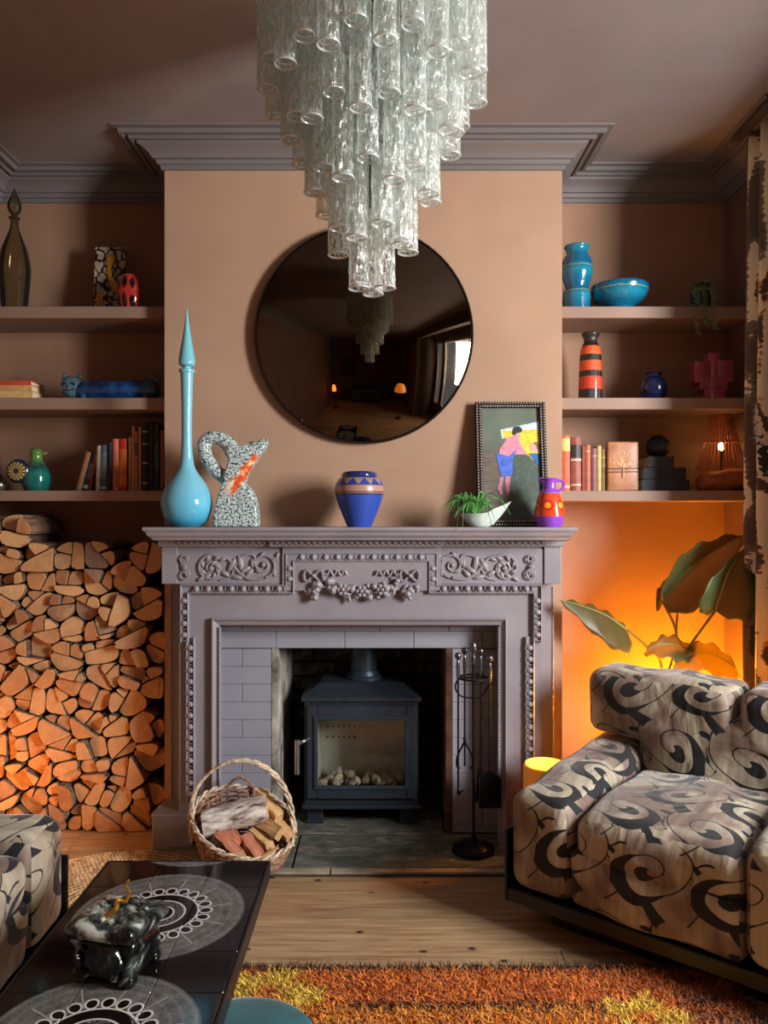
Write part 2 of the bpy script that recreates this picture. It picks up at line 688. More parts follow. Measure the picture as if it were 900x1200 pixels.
# little raised blocks at the frieze ends, and the centre tablet that steps forward
part(MB().box(L0 - .006, mx(209), MY - .012, YBf, mz(684), 1.292, b=.002), 'end_block', smooth=False)
part(MB().box(mx(637), R0 + .006, MY - .012, YBf, mz(684), 1.292, b=.002), 'end_block', smooth=False)
part(MB().box(mx(331), mx(516), MY - .014, MY + .01, mz(692), 1.292, b=.002), 'centre_tablet', smooth=False)
for a, b in ((209, 331), (516, 637)):
    part(MB().box(mx(a), mx(b), MY - .004, MY + .01, mz(684), mz(643), b=.001), 'frieze_panel', smooth=False)
# mantel shelf with a moulded front (profile swept round three sides)
SL, SR, SYF = -.962, .772, 3.055
zt = 1.336
pr = [(0, 0), (0, -.012), (-.004, -.016), (-.008, -.018), (-.012, -.024), (-.014, -.032), (-.022, -.04), (-.03, -.044), (-.03, -.05)]
m = sweep([(SL, YBf), (SL, SYF), (SR, SYF), (SR, YBf)], [(o, zt + h) for o, h in pr], lambda u, w, h: (u, w, h))
# the sweep offsets to the left of the path: flip so the profile undercuts
m.v = []
m.f = []; m.k = []
rows = []
for o, h in pr:
    i_ = -o
    rows.append([(SL + i_, YBf, zt + h), (SL + i_, SYF + i_, zt + h), (SR - i_, SYF + i_, zt + h), (SR - i_, YBf, zt + h)])
m = MB()
vs = [p for r_ in rows for p in r_]
fs = [(0, 1, 2, 3), tuple(range(len(vs) - 1, len(vs) - 5, -1))]
for i in range(len(rows) - 1):
    for j in range(4):
        fs.append((i * 4 + j, i * 4 + (j + 1) % 4, (i + 1) * 4 + (j + 1) % 4, (i + 1) * 4 + j))
m.add(vs, fs)
part(m, 'mantel_shelf', angle=20)
# bed mould under the shelf, breaking forward over the centre tablet
zb = 1.288
pth = [(L0, YBf), (L0, MY - .012), (mx(322), MY - .012), (mx(322), MY - .03), (mx(514), MY - .03), (mx(514), MY - .012), (R0, MY - .012), (R0, YBf)]
prb = [(0, -.034), (.012, -.034), (.016, -.028), (.016, -.012), (.03, -.006), (.045, 0), (0, 0)]
m = sweep(pth, [(-o, zb + h) for o, h in prb], lambda u, w, h: (u, w, h))
bed = part(m, 'bed_mould', angle=25)
# carved leaves along the bed mould
m = MB()
x = mx(211)
k = 0
while x < mx(638):
    yy = MY - .03 if mx(322) < x < mx(514) else MY - .012
    rot = Matrix.Rotation(R(38), 3, 'Y')
    m.ball((x, yy - .017, zb - .018), (.013, .007, .0055), 8, 5, rot=rot)
    m.ball((x + .012, yy - .017, zb - .023), (.004, .006, .005), 6, 4)
    x += .0255
    k += 1
lb = part(m, 'leaf_carving', parent=bed)
lb['kind'] = 'stuff'

# egg-and-dart mouldings
band = [(-.019, 0), (-.019, .018), (-.015, .022), (-.0125, .018), (-.0125, .007), (.011, .007), (.0115, .016), (.015, .02), (.019, .012), (.019, 0)]
P3 = lambda u, w, h: (u, MY - h, w)


def M2(l): return [(mx(a), mz(b)) for a, b in l]


def egg_mesh():
    m = MB()
    m.ball((0, 0, 0), (.0118, .0125, .0142), 10, 6)
    m.tube([(.0155 * math.cos(a), -.004, .0165 * math.sin(a) + .001) for a in [R(200 + 20 * i) for i in range(8)]][::-1], .0028, 5)
    m.tube([(.0155 * math.cos(a), -.004, .0165 * math.sin(a) + .001) for a in [R(-20 - 8 * i) for i in range(3)]], .0025, 5)
    m.ball((.0205, -.001, .0), (.0022, .006, .012), 6, 4)
    return m


egg0 = None


def eggs(par, a, b, n, lift=0.):
    """n eggs from a to b (mantel pixel pairs)"""
    global egg0
    A, B = Vector((mx(a[0]), mz(a[1]))), Vector((mx(b[0]), mz(b[1])))
    d = B - A
    vert = abs(d.y) > abs(d.x)
    for i in range(n):
        p = A + d * ((i + .5) / n)
        loc = Vector((p.x, MY - .011 - lift, p.y)) + OFF
        rot = (0, R(90) if vert else 0, 0)
        if egg0 is None:
            egg0 = egg_mesh().build('carved_egg', MANT, par)
            egg0.location = loc; egg0.rotation_euler = rot; egg0.scale = (1.15, 1.25, 1.12)
        else:
            inst(egg0, par, loc, rot)


lift = .0
pts = [(217, 752), (217, 690), (340, 690), (340, 653), (507, 653), (507, 690), (629, 690), (629, 752)]
eb = part(sweep(M2(pts), band, P3), 'eared_egg_moulding', angle=25)
# the middle run sits on the centre tablet
eggs(eb, (217, 750), (217, 697), 4)
eggs(eb, (224, 690), (334, 690), 8)
eggs(eb, (340, 684), (340, 660), 2)
eggs(eb, (347, 653), (500, 653), 11)
eggs(eb, (507, 660), (507, 684), 2)
eggs(eb, (513, 690), (623, 690), 8)
eggs(eb, (629, 697), (629, 750), 4)
part(MB().box(mx(331), mx(516), MY - .006, MY + .01, mz(648), mz(643), b=.001), 'tablet_fillet', smooth=False)
for cx in (224, 620):
    lo = part(sweep(M2([(cx, 940), (cx, 746)]), band, P3), 'side_egg_moulding', angle=25)
    eggs(lo, (cx, 936), (cx, 752), 14)
# rope moulding round the inside of the frame
rp = [(-.012, 0), (-.012, .02), (-.006, .026), (.0, .016), (.006, .012), (.018, .008), (.02, -.03)]
P3b = lambda u, w, h: (u, MY - h, w)
fr_ = part(sweep(M2([(590, 990), (590, 727), (252, 727), (252, 990)]), rp, P3b), 'inner_frame_moulding', angle=25)
m = MB()
for cx in (258, 584):
    z = .17
    k = 0
    while z < mz(735):
        m.ball((mx(cx), MY - .014, z), (.007, .006, .0035), 6, 4, rot=Matrix.Rotation(R(40), 3, 'Y'))
        z += .0105
# rope down the outer right edge
z = .17
while z < mz(690):
    m.ball((R0 - .003, 3.298, z), (.006, .005, .0035), 6, 4, rot=Matrix.Rotation(R(40), 3, 'Y'))
    m.ball((L0 + .003, 3.298, z), (.006, .005, .0035), 6, 4, rot=Matrix.Rotation(R(-40), 3, 'Y'))
    z += .0105
rope = part(m, 'rope_carving', parent=fr_)
rope['kind'] = 'stuff'


# scroll carvings
def spiral(cx, cz, r0, r1, a0, turns, n=26):
    out = []
    for i in range(n):
        f = i / (n - 1)
        r = r0 + (r1 - r0) * f
        a = a0 + turns * 2 * PI * f
        out.append((cx + r * math.cos(a), cz + r * math.sin(a)))
    return out


def scrolls(mirror):
    m = MB()
    U = 3.2 / 900
    c0 = 278.5

    def pt(px, py): return (mx(px if not mirror else 839 - px), mz(py))

    def line(pl, ra, rb):
        n = len(pl)
        m.tube([(pt(*p)[0], MY - .008, pt(*p)[1]) for p in pl], [1.3 * (ra + (rb - ra) * i / (n - 1)) for i in range(n)], 6)

    def leaf(px, py, ang, ln, wd):
        x, z = pt(px, py)
        if mirror: ang = 180 - ang
        m.ball((x, MY - .007, z), (ln * U * 1.15, .009, wd * U * 1.25), 8, 5, rot=Matrix.Rotation(R(-ang if False else ang), 3, 'Y'))
    # left volute: coils in from the middle leaf
    sp = spiral(248, 666, 17, 3, R(-60), -1.6)
    line(sp, .0055, .0035)
    for i in range(0, 18, 2):
        p = sp[i]
        a = math.degrees(math.atan2(p[1] - 666, p[0] - 248))
        leaf(248 + (p[0] - 248) * .82, 666 + (p[1] - 666) * .82, a + 40, 4.2, 2.0)
    m.ball((pt(248, 666)[0], MY - .009, pt(248, 666)[1]), (.012, .01, .012), 8, 6)
    # right volute
    sp = spiral(309, 662, 15, 2.5, R(80), -1.55)
    line(sp, .005, .004)
    m.ball((pt(309, 662)[0], MY - .009, pt(309, 662)[1]), (.010, .01, .010), 8, 6)
    for i in range(2, 16, 3):
        p = sp[i]
        a = math.degrees(math.atan2(p[1] - 662, p[0] - 309))
        leaf(309 + (p[0] - 309) * 1.12, 662 + (p[1] - 662) * 1.12, a + 60, 4, 1.8)
    # connecting stems
    c = curve([(256, 651, 0), (268, 655, 0), (278, 668, 0), (292, 678, 0), (309, 677, 0)], 6)
    line([(p.x, p.y) for p in c], .0045, .006)
    c = curve([(258, 680, 0), (270, 676, 0), (276, 664, 0), (284, 652, 0), (296, 650, 0), (300, 656, 0)], 6)
    line([(p.x, p.y) for p in c], .003, .0045)
    for (px, py, an, ln, wd) in ((272, 662, 60, 8, 3), (282, 660, 100, 9, 3), (287, 668, 30, 7, 2.6), (264, 672, -30, 6, 2.4), (278, 676, -10, 7, 2.4),
                                 (292, 672, 45, 6, 2.4), (236, 678, 30, 5, 2), (325, 652, 70, 5, 1.8), (262, 655, 20, 5, 2), (296, 660, 90, 5, 2)):
        leaf(px, py, -an, ln, wd)
    part(m, 'scroll_carving')
    # the small S-scroll on the end block
    m2 = MB()
    s1 = [(p[0], p[1]) for p in spiral(217, 673, 7, 2, R(-90), 1.3, 18)]
    s2 = [(p[0], p[1]) for p in spiral(218, 655, 6, 2, R(90), 1.3, 18)]
    for sp in (s1, s2):
        m2.tube([(pt(*p)[0], MY - .018, pt(*p)[1]) for p in sp], .0042, 6)
    m2.ball((pt(217, 664)[0], MY - .016, pt(217, 664)[1]), (.014, .007, .006), 8, 5)
    part(m2, 'end_scroll')


scrolls(False)
scrolls(True)
# swag of fruit with ribbon bows
rs = random.Random(3)
YT = MY - .014
for bx_ in (368, 480):
    m = MB()
    for sg in (-1, 1):
        lp = [(bx_ + sg * (1 + 10 * math.sin(a)), 674 - 7 * math.sin(2 * a) * .9, 0) for a in [PI * i / 14 for i in range(15)]]
        m.tube([(mx(p[0]), YT - .012, mz(p[1])) for p in lp], .0055, 6)
        w_ = 1 if bx_ < 424 else -1
    m.ball((mx(bx_), YT - .014, mz(674)), (.009, .012, .010), 8, 6)
    part(m, 'ribbon_bow')
    m = MB()
    for i in range(5):
        m.ball((mx(bx_ + rs.uniform(-8, 8)), YT - .006, mz(684 + 12 * rs.random())), (.016, .006, .008), 8, 5, rot=Matrix.Rotation(rs.uniform(0, 3.1), 3, 'Y'))
    for i in range(11):
        py = 681 + 20 * rs.random()
        wv = 9 * math.sin(PI * min(1, max(.15, (py - 676) / 26)))
        m.ball((mx(bx_ + rs.uniform(-wv, wv)), YT - .006 - rs.random() * .012, mz(py)), rs.uniform(.009, .017), 8, 6)
    part(m, 'fruit_drop')
    m = MB()
    sg = 1 if bx_ < 424 else -1
    rb = [(bx_ + sg * (13 + i * 2.0), 671 + 3.5 * math.sin(i * 1.5), 0) for i in range(14)]
    m.tube([(mx(p[0]), YT - .01, mz(p[1])) for p in rb], .005, 6)
    part(m, 'ribbon_tail')
m = MB()
for i in range(26):
    u = rs.random()
    px = 380 + 88 * u
    c_ = 683 + 13 * math.sin(PI * u)
    m.ball((mx(px), YT - .004 - rs.random() * .01, mz(c_ + rs.uniform(-9, 9))), (.017, .005, .008), 8, 5, rot=Matrix.Rotation(rs.uniform(0, 3.1), 3, 'Y'))
for i in range(34):
    u = rs.random()
    px = 380 + 88 * u
    c_ = 682 + 13 * math.sin(PI * u)
    sp_ = 4 + 5 * math.sin(PI * u)
    r_ = rs.uniform(.009, .017)
    m.ball((mx(px), YT - .004 - rs.random() * .016, mz(c_ + rs.uniform(-sp_, sp_))), (r_, r_, r_ * rs.uniform(.8, 1.1)), 8, 6)
for (fx, fy) in ((424, 692), (402, 690), (448, 690)):
    for i in range(6):
        a = i * PI / 3
        m.ball((mx(fx + 5 * math.cos(a)), YT - .024, mz(fy + 5 * math.sin(a))), (.009, .005, .009), 8, 5)
    m.ball((mx(fx), YT - .028, mz(fy)), .008, 8, 6)
part(m, 'fruit_swag')

# painted slip tiles round the opening: each one its own piece
TILE = paint('mauve_grey_tile_paint', (146, 146, 158), .4)
slip = part(MB().box(FL, OPL - .021, 3.318, YBf, .017, FT + .03).box(OPR + .021, FR, 3.318, YBf, .017, FT + .03).box(OPL - .021, OPR + .021, 3.318, YBf, OPT, FT + .03), 'slip_backing', mat('dark_tile_joint', (76, 68, 72), .8), smooth=False)
rowh = .0765
z1 = .9625
row = 0
while z1 > .03:
    z0 = max(z1 - rowh, .018)
    x = FL - (.06 if row % 2 else .205)
    while x < FR:
        a, b = max(x, FL + .001), min(x + .297, FR - .001)
        segs = [(a, b)]
        if z0 < OPT - .02:
            segs = []
            if a < OPL - .022: segs.append((a, min(b, OPL - .02)))
            if b > OPR + .022: segs.append((max(a, OPR + .02), b))
        zz = z0
        if OPT - .02 <= z0 < OPT: zz = OPT
        for a, b in segs:
            if b - a > .012:
                part(MB().box(a + .0008, b - .0008, 3.302, 3.319, zz + .0005, z1 - .0005, b=.0025), 'tile', TILE, slip, smooth=False)
        x += .297
    z1 = z0
    row += 1

# ================================================================== stove
SX, SYs = -.1, 3.40
stove = thing('wood_stove', 'black cast-iron wood stove with glass door in the fireplace', 'stove', (SX, SYs, .017))
IRON = mat('matt_black_iron', (46, 55, 65), .42, .25, vary=.1, scale=30, bump=.15)
IRONP = mat('flue_black_steel', (50, 64, 76), .4, .35, vary=.08)
HW, DEP = .252, .34
zb0, zt0 = .088, .548
m = MB()   # carcass, hollow
m.box(-HW, -HW + .03, 0, DEP, zb0, zt0, b=.004).box(HW - .03, HW, 0, DEP, zb0, zt0, b=.004).box(-HW + .03, HW - .03, DEP - .02, DEP, zb0, zt0)
m.box(-HW + .03, HW - .03, 0, DEP, zb0, zb0 + .04).box(-HW + .03, HW - .03, 0, DEP, zt0 - .04, zt0)
m.build('body', IRON, stove, smooth=False)
m = MB()  # canopy top
rows = []
for (w, y0, y1, z) in ((HW + .012, -.02, DEP + .01, zt0), (HW + .012, -.02, DEP + .01, zt0 + .016), (HW + .006, -.012, DEP + .006, zt0 + .02), (HW - .06, .07, DEP - .03, zt0 + .062), (HW - .07, .08, DEP - .04, zt0 + .064)):
    rows.append([(-w, y0, z), (w, y0, z), (w, y1, z), (-w, y1, z)])
vs = [p for r_ in rows for p in r_]
fs = [(3, 2, 1, 0), tuple(range(16, 20))]
for i in range(4):
    for j in range(4): fs.append((i * 4 + j, i * 4 + (j + 1) % 4, (i + 1) * 4 + (j + 1) % 4, (i + 1) * 4 + j))
m.add(vs, fs)
m.build('canopy_top', IRON, stove, smooth=False)
MB().lathe([(0.0, zt0 + .06), (.088, zt0 + .062), (.088, zt0 + .074), (.076, zt0 + .08), (.068, zt0 + .1), (0, zt0 + .1)], 28, (0.005, .19, 0)).build('flue_collar', IRONP, stove)
MB().lathe([(.061, zt0 + .09), (.061, 1.05)], 28, (.005, .19, 0)).build('flue_pipe', IRONP, stove)
MB().box(-HW - .008, HW + .008, -.03, DEP * .6, zb0 - .012, zb0 + .004, b=.003).build('ash_ledge', IRON, stove, smooth=False)
for sx in (-1, 1):
    for yy in (.01, DEP - .07):
        xx = sx * (HW - .045)
        m = MB()
        m.box(xx - .035, xx + .035, yy, yy + .05, 0.0, zb0 - .012, b=.006)
        m.box(xx - .04, xx + .04, yy - .006, yy + .056, 0.0, .018, b=.004)
        m.build('leg', IRON, stove, smooth=False)
door = MB()
fw, fz0, fz1 = HW - .012, zb0 + .03, zt0 - .02
iw, iz0, iz1 = HW - .055, zb0 + .085, zt0 - .075
door.box(-fw, -iw, -.022, .002, fz0, fz1, b=.004).box(iw, fw, -.022, .002, fz0, fz1, b=.004)
door.box(-iw, iw, -.022, .002, fz0, iz0, b=.004).box(-iw, iw, -.022, .002, iz1, fz1, b=.004)
door = door.build('door', IRON, stove, smooth=False)
m = MB()
for (x0, x1, z0, z1) in ((-iw - .012, -iw + .006, iz0 - .012, iz1 + .012), (iw - .006, iw + .012, iz0 - .012, iz1 + .012), (-iw, iw, iz0 - .012, iz0 + .006), (-iw, iw, iz1 - .006, iz1 + .012)):
    m.box(x0, x1, -.03, -.02, z0, z1, b=.003)
m.build('glass_frame', IRONP, door, smooth=False)
t = NT('stove_door_glass')
tr = t.n('BsdfTransparent'); tr.inputs[0].default_value = (.97, .97, .95, 1)
gl = t.n('BsdfGlossy'); gl.inputs['Roughness'].default_value = .06
mm = t.n('MixShader')
fr = t.n('Fresnel'); fr.inputs[0].default_value = 1.5
t.put(mm.inputs[0], t.math('MULTIPLY', fr.outputs[0], .6))
t.t.links.new(tr.outputs[0], mm.inputs[1]); t.t.links.new(gl.outputs[0], mm.inputs[2]); t.t.links.new(mm.outputs[0], t.out.inputs[0])
SGL = t.m
MB().box(-iw, iw, -.014, -.010, iz0, iz1).build('glass', SGL, door, smooth=False)
m = MB()
m.tube([(-HW - .026, -.05, fz0 + .12), (-HW - .026, -.05, fz0 + .27)], .012, 12)
m.tube(curve([(-HW - .026, -.05, fz0 + .25), (-HW - .0, -.05, fz0 + .262), (-HW + .02, -.02, fz0 + .265)], 5), .008, 8)
m.build('handle', mat('brushed_steel', (205, 205, 210), .28, 1, vary=.04), door)
FBR = mat('pale_firebrick', (214, 216, 208), .9, vary=.1, scale=8)
m = MB().box(-HW + .03, HW - .03, DEP - .06, DEP - .025, zb0 + .04, zt0 - .04).box(-HW + .031, -HW + .05, .02, DEP - .06, zb0 + .04, zt0 - .04).box(HW - .05, HW - .031, .02, DEP - .06, zb0 + .04, zt0 - .04)
lin_ = m.build('firebrick_lining', FBR, stove, smooth=False)
m = MB()
for i in range(6):
    for j in range(2):
        m.lathe([(0, 0), (.004, 0), (.004, .004), (0, .004)], 8, (-.17 + i * .026, DEP - .064, zb0 + .22 + j * .05), rot=Matrix.Rotation(R(90), 3, 'X'))
m.build('air_hole', mat('black_hole', (14, 13, 12), .9), lin_)['kind'] = 'stuff'
m = MB()
rs = random.Random(5)
for i in range(40):
    m.ball((rs.uniform(-.18, .18), rs.uniform(.06, .24), zb0 + .05 + rs.random() * .03), (rs.uniform(.012, .03), rs.uniform(.012, .03), rs.uniform(.01, .022)), 7, 5, rot=Matrix.Rotation(rs.random() * 3, 3, 'Y'))
o = m.build('ash_and_embers', mat('grey_ash', (170, 160, 140), .95, vary=.5, scale=40, bump=.5), stove)
o['kind'] = 'stuff'

# ================================================================== armchairs
def fabric():
    t = NT('swirl_velvet')
    uv = t.coord('UV')
    wob = t.noise(uv, 3.6, 1, .4, out='Color')
    p = t.vmath('ADD', uv, t.vmath('SCALE', t.vmath('SUBTRACT', wob, (.5, .5, .5)), scale=.085))
    # softly streaked ground
    st = t.noise(t.mapping(p, (40, 2.2, 1), rot=(0, 0, .12)), 1.0, 2, .5)
    bl = t.noise(p, 4.5, 2)
    ground = t.ramp(st, [(.25, (148, 138, 120)), (.5, (166, 156, 136)), (.75, (188, 180, 160))])
    ground = t.mix(t.framp(bl, .45, .55), ground, t.ramp(st, [(.25, (100, 82, 72)), (.5, (118, 98, 86)), (.75, (138, 118, 104))]))
    black = None

    def lay(f):
        nonlocal black
        black = f if black is None else t.math('MAXIMUM', black, f)

    def cell(scale, ofs, jit):
        v = t.n('TexVoronoi', voronoi_dimensions='2D')
        q = t.mapping(p, (1, 1, 1), loc=ofs)
        t.put(v.inputs['Vector'], q)
        v.inputs['Scale'].default_value = scale
        v.inputs['Randomness'].default_value = jit
        d = t.vmath('SUBTRACT', q, v.outputs['Position'])
        rr = t.n('VectorRotate', rotation_type='Z_AXIS')
        t.put(rr.inputs['Vector'], d)
        sep = t.n('SeparateColor')
        t.put(sep.inputs[0], v.outputs['Color'])
        t.put(rr.inputs['Angle'], t.math('MULTIPLY_ADD', sep.outputs[0], 0.7, .1))
        return rr.outputs[0]

    def disc(d, c, r, sx=1., sy=1.):
        q = t.vmath('MULTIPLY', t.vmath('SUBTRACT', d, (*c, 0)), (sx, sy, 0))
        L = t.vmath('LENGTH', q)
        return t.framp(L, r - .002, r + .002, 1, 0)

    def minus(a, b): return t.math('MULTIPLY', a, t.math('SUBTRACT', 1, b))

    W_, H_ = .25, .215
    sp_ = t.n('SeparateXYZ'); t.put(sp_.inputs[0], p)
    yy = sp_.outputs[1]
    rowi = t.math('FLOOR', t.math('DIVIDE', yy, H_))
    xx = t.math('ADD', sp_.outputs[0], t.math('MULTIPLY', rowi, W_ * .5))
    cv = t.n('CombineXYZ')
    t.put(cv.inputs[0], t.math('SUBTRACT', t.math('FLOORED_MODULO', xx, W_), W_ / 2))
    t.put(cv.inputs[1], t.math('SUBTRACT', t.math('FLOORED_MODULO', yy, H_), H_ / 2))
    d = cv.outputs[0]
    # each repeat is an open, thick-and-thin spiral stroke, mirrored on alternate rows
    ds = t.n('SeparateXYZ'); t.put(ds.inputs[0], d)
    par = t.math('SUBTRACT', 1, t.math('MULTIPLY', t.math('FLOORED_MODULO', rowi, 2), 2))
    ux = t.math('MULTIPLY', ds.outputs[0], par)
    uy = ds.outputs[1]
    vx = t.math('ADD', t.math('MULTIPLY', ux, .82), t.math('MULTIPLY', uy, .3))
    rr_ = t.math('SQRT', t.math('ADD', t.math('MULTIPLY', vx, vx), t.math('MULTIPLY', uy, uy)))
    th = t.math('ARCTAN2', uy, vx)
    tv = t.math('ADD', t.math('DIVIDE', rr_, .062), t.math('DIVIDE', th, 2 * PI))
    frc = t.math('FRACT', t.math('ADD', tv, 5))
    wid = t.math('MULTIPLY_ADD', t.math('MAXIMUM', t.math('SINE', t.math('ADD', th, 2.3)), 0), .56, .07)
    lay(t.math('MULTIPLY', t.framp(t.math('SUBTRACT', frc, wid), -.012, .012, 1, 0), t.framp(rr_, .104, .107, 1, 0)))
    # smaller counter-curls in the gaps
    x2 = t.math('SUBTRACT', t.math('FLOORED_MODULO', t.math('ADD', xx, W_ * .5), W_), W_ / 2)
    y2 = t.math('SUBTRACT', t.math('FLOORED_MODULO', t.math('ADD', yy, H_ * .12), H_), H_ / 2)
    y3 = t.math('ADD', y2, t.math('MULTIPLY', x2, .55))
    x3 = t.math('MULTIPLY', x2, 1.5)
    r2 = t.math('SQRT', t.math('ADD', t.math('MULTIPLY', x3, x3), t.math('MULTIPLY', y3, y3)))
    t2 = t.math('ARCTAN2', y3, x3)
    f2 = t.math('FRACT', t.math('ADD', t.math('SUBTRACT', t.math('DIVIDE', r2, .05), t.math('DIVIDE', t2, 2 * PI)), 5))
    w2 = t.math('MULTIPLY_ADD', t.math('MAXIMUM', t.math('SINE', t.math('ADD', t2, .4)), 0), .55, .04)
    lay(t.math('MULTIPLY', t.framp(t.math('SUBTRACT', f2, w2), -.015, .015, 1, 0), t.math('MULTIPLY', t.framp(r2, .082, .085, 1, 0), t.framp(rr_, .1, .103, 0, 1))))
    ph0 = t.math('MULTIPLY', sp_.outputs[0], 2 * PI / W_)
    wv0 = t.math('ADD', yy, t.math('MULTIPLY', t.math('SINE', t.math('ADD', ph0, .5)), .06))
    dy0 = t.math('ABSOLUTE', t.math('SUBTRACT', t.math('FLOORED_MODULO', wv0, H_), H_ * .55))
    lay(t.math('MULTIPLY', t.framp(dy0, .0036, .005, 1, 0), t.framp(rr_, .104, .107, 0, 1)))
    # long sweeping strokes between the rows
    ph = t.math('MULTIPLY', sp_.outputs[0], 2 * PI / W_)
    wav = t.math('ADD', yy, t.math('MULTIPLY', t.math('SINE', ph), .042))
    dy = t.math('ABSOLUTE', t.math('SUBTRACT', t.math('FLOORED_MODULO', wav, H_), H_ / 2))
    dy = t.math('ABSOLUTE', t.math('SUBTRACT', dy, H_ / 2))
    wd_ = t.math('MULTIPLY_ADD', t.math('MAXIMUM', t.math('SINE', t.math('ADD', ph, 1.1)), 0), .024, .003)
    lay(t.math('MULTIPLY', t.framp(t.math('SUBTRACT', dy, wd_), -.001, .001, 1, 0), t.framp(rr_, .09, .093, 0, 1)))
    # one pale rib inside the black strokes
    col = t.mix(black, ground, (17, 17, 21))
    hs = t.n('HueSaturation'); t.put(hs.inputs['Color'], col)
    t.set(hs.outputs[0], t.framp(black, 0, 1, .62, .8), Sheen_Weight=.35, Sheen_Roughness=.4)
    crease = t.noise(t.mapping(uv, (4, 2.2, 1)), 2.2, 2, .5, 1.4)
    t.bump(crease, .35, .03)
    return t.m


FAB = fabric()
BLK = mat('black_lacquered_frame', (11, 10, 10), .38, vary=.1)


def puff(amp, hx, hy, hz, axis=2, seed=0.):
    def f(p):
        u = max(0, 1 - (p.x / hx) ** 2) if axis != 0 else max(0, 1 - (p.y / hy) ** 2)
        w = max(0, 1 - (p.y / hy) ** 2) if axis == 2 else max(0, 1 - (p.z / hz) ** 2)
        q = p.copy()
        s_ = 1 if p[axis] > 0 else -1
        q[axis] += s_ * amp * u * w
        q += Vector((.006 * math.sin(p.y * 17 + seed), .006 * math.sin(p.z * 19 + p.x * 15 + seed), .006 * math.sin(p.x * 21 + p.y * 9 + seed)))
        return q
    return f


def armchair(label, loc, rz):
    r = thing('armchair', label, 'armchair', loc, rz, 'matching swirl-patterned armchairs')
    MB().box(-.37, .37, -.31, .36, 0, .095, b=.004).build('plinth', BLK, r, smooth=False)
    m = MB().box(-.48, .48, -.42, -.39, .09, .135, b=.003).box(-.48, .48, .39, .42, .09, .135, b=.003).box(-.48, .48, -.39, .39, .09, .13)
    m.box(-.487, -.478, -.425, .42, .09, .33, b=.002).box(.478, .487, -.425, .42, .09, .33, b=.002)
    m.build('base_frame', BLK, r, smooth=False)

    def slope(seed):
        def f(p):
            q = p.copy()
            if p.z > 0: q.z += .055 * (p.y + .4) / .8 + (.012 * (1 - (p.x / .11) ** 2))
            q.x += .005 * math.sin(p.y * 14 + seed)
            q.z += .006 * math.sin(p.y * 20 + seed * 2)
            return q
        return f
    for sx in (-1, 1):
        MB().rbox((sx * .365, -.005, .297), (.222, .835, .325), .055, 4, fn=slope(sx), body=8).build('arm', FAB, r, uv=True)
    MB().rbox((0, -.36, .225), (.52, .1, .185), .03, 3, body=6, fn=puff(.012, .26, .05, .1, 1)).build('front_apron', FAB, r, uv=True)
    MB().rbox((0, -.085, .355), (.515, .66, .165), .06, 4, body=8, fn=puff(.028, .26, .33, .09)).build('seat_cushion', FAB, r, uv=True)
    MB().rbox((0, .268, .5), (.53, .2, .34), .06, 4, body=8, fn=puff(.025, .27, .1, .17, 1)).build('back_cushion', FAB, r, uv=True)
    for a, b, sd in ((-.462, .09, 0), (.088, .462, 2)):
        MB().rbox(((a + b) / 2, .285, .655), (b - a, .25, .255), .06, 5, body=8, fn=puff(.012, (b - a) / 2, .15, .14, 1, sd)).build('back_bolster', FAB, r, uv=True)
    MB().rbox((0, .385, .36), (.9, .06, .5), .02, 2, body=3).build('back_panel', FAB, r, uv=True)
    return r


armchair('black and beige swirl velvet armchair on the right beside the fireplace', (1.05, 2.60, 0), R(-39.2))
armchair('black and beige swirl velvet armchair cropped at the left beside the coffee table', (-1.405, 1.9, 0), R(90))

# ================================================================== coffee table
TX, TY0, TY1, TZ = -.555, .98, 2.18, .40
tbl = thing('coffee_table', 'low black tiled coffee table with white flower-circle motifs', 'table', (TX, (TY0 + TY1) / 2, 0))
cy = (TY0 + TY1) / 2
t = NT('painted_black_tile')
uv = t.coord('UV')           # metres from the table centre
sx_ = t.n('SeparateXYZ'); t.put(sx_.inputs[0], uv)
X_, Y_ = sx_.outputs[0], sx_.outputs[1]
# two circles, 0.46 apart
yc = t.math('SUBTRACT', t.math('PINGPONG', t.math('ADD', Y_, 10 * .46 - (1.895 - cy)), .23), 0)
yw = t.math('SUBTRACT', t.math('FLOORED_MODULO', t.math('ADD', Y_, 4.6 + .23 - (1.895 - cy)), .46), .23)
cv = t.n('CombineXYZ'); t.put(cv.inputs[0], X_); t.put(cv.inputs[1], yw)
rad = t.vmath('LENGTH', cv.outputs[0])
ang = t.math('ARCTAN2', yw, X_)
ns = t.noise(uv, 26, 5, .7)
ns2 = t.noise(uv, 160, 2, .7)
ring = t.math('MULTIPLY', t.framp(rad, .204, .21, 1, 0), t.framp(rad, .098, .104, 0, 1))
cloud = t.math('MULTIPLY', ring, t.framp(t.math('ADD', t.math('MULTIPLY', ns, .7), t.math('MULTIPLY', ns2, .4)), .34, .8, .04, .34))
streak = t.math('MULTIPLY', ring, t.framp(t.math('SINE', t.math('MULTIPLY', rad, 260.)), .2, 1, 0, .06))
f = t.math('ADD', cloud, streak)
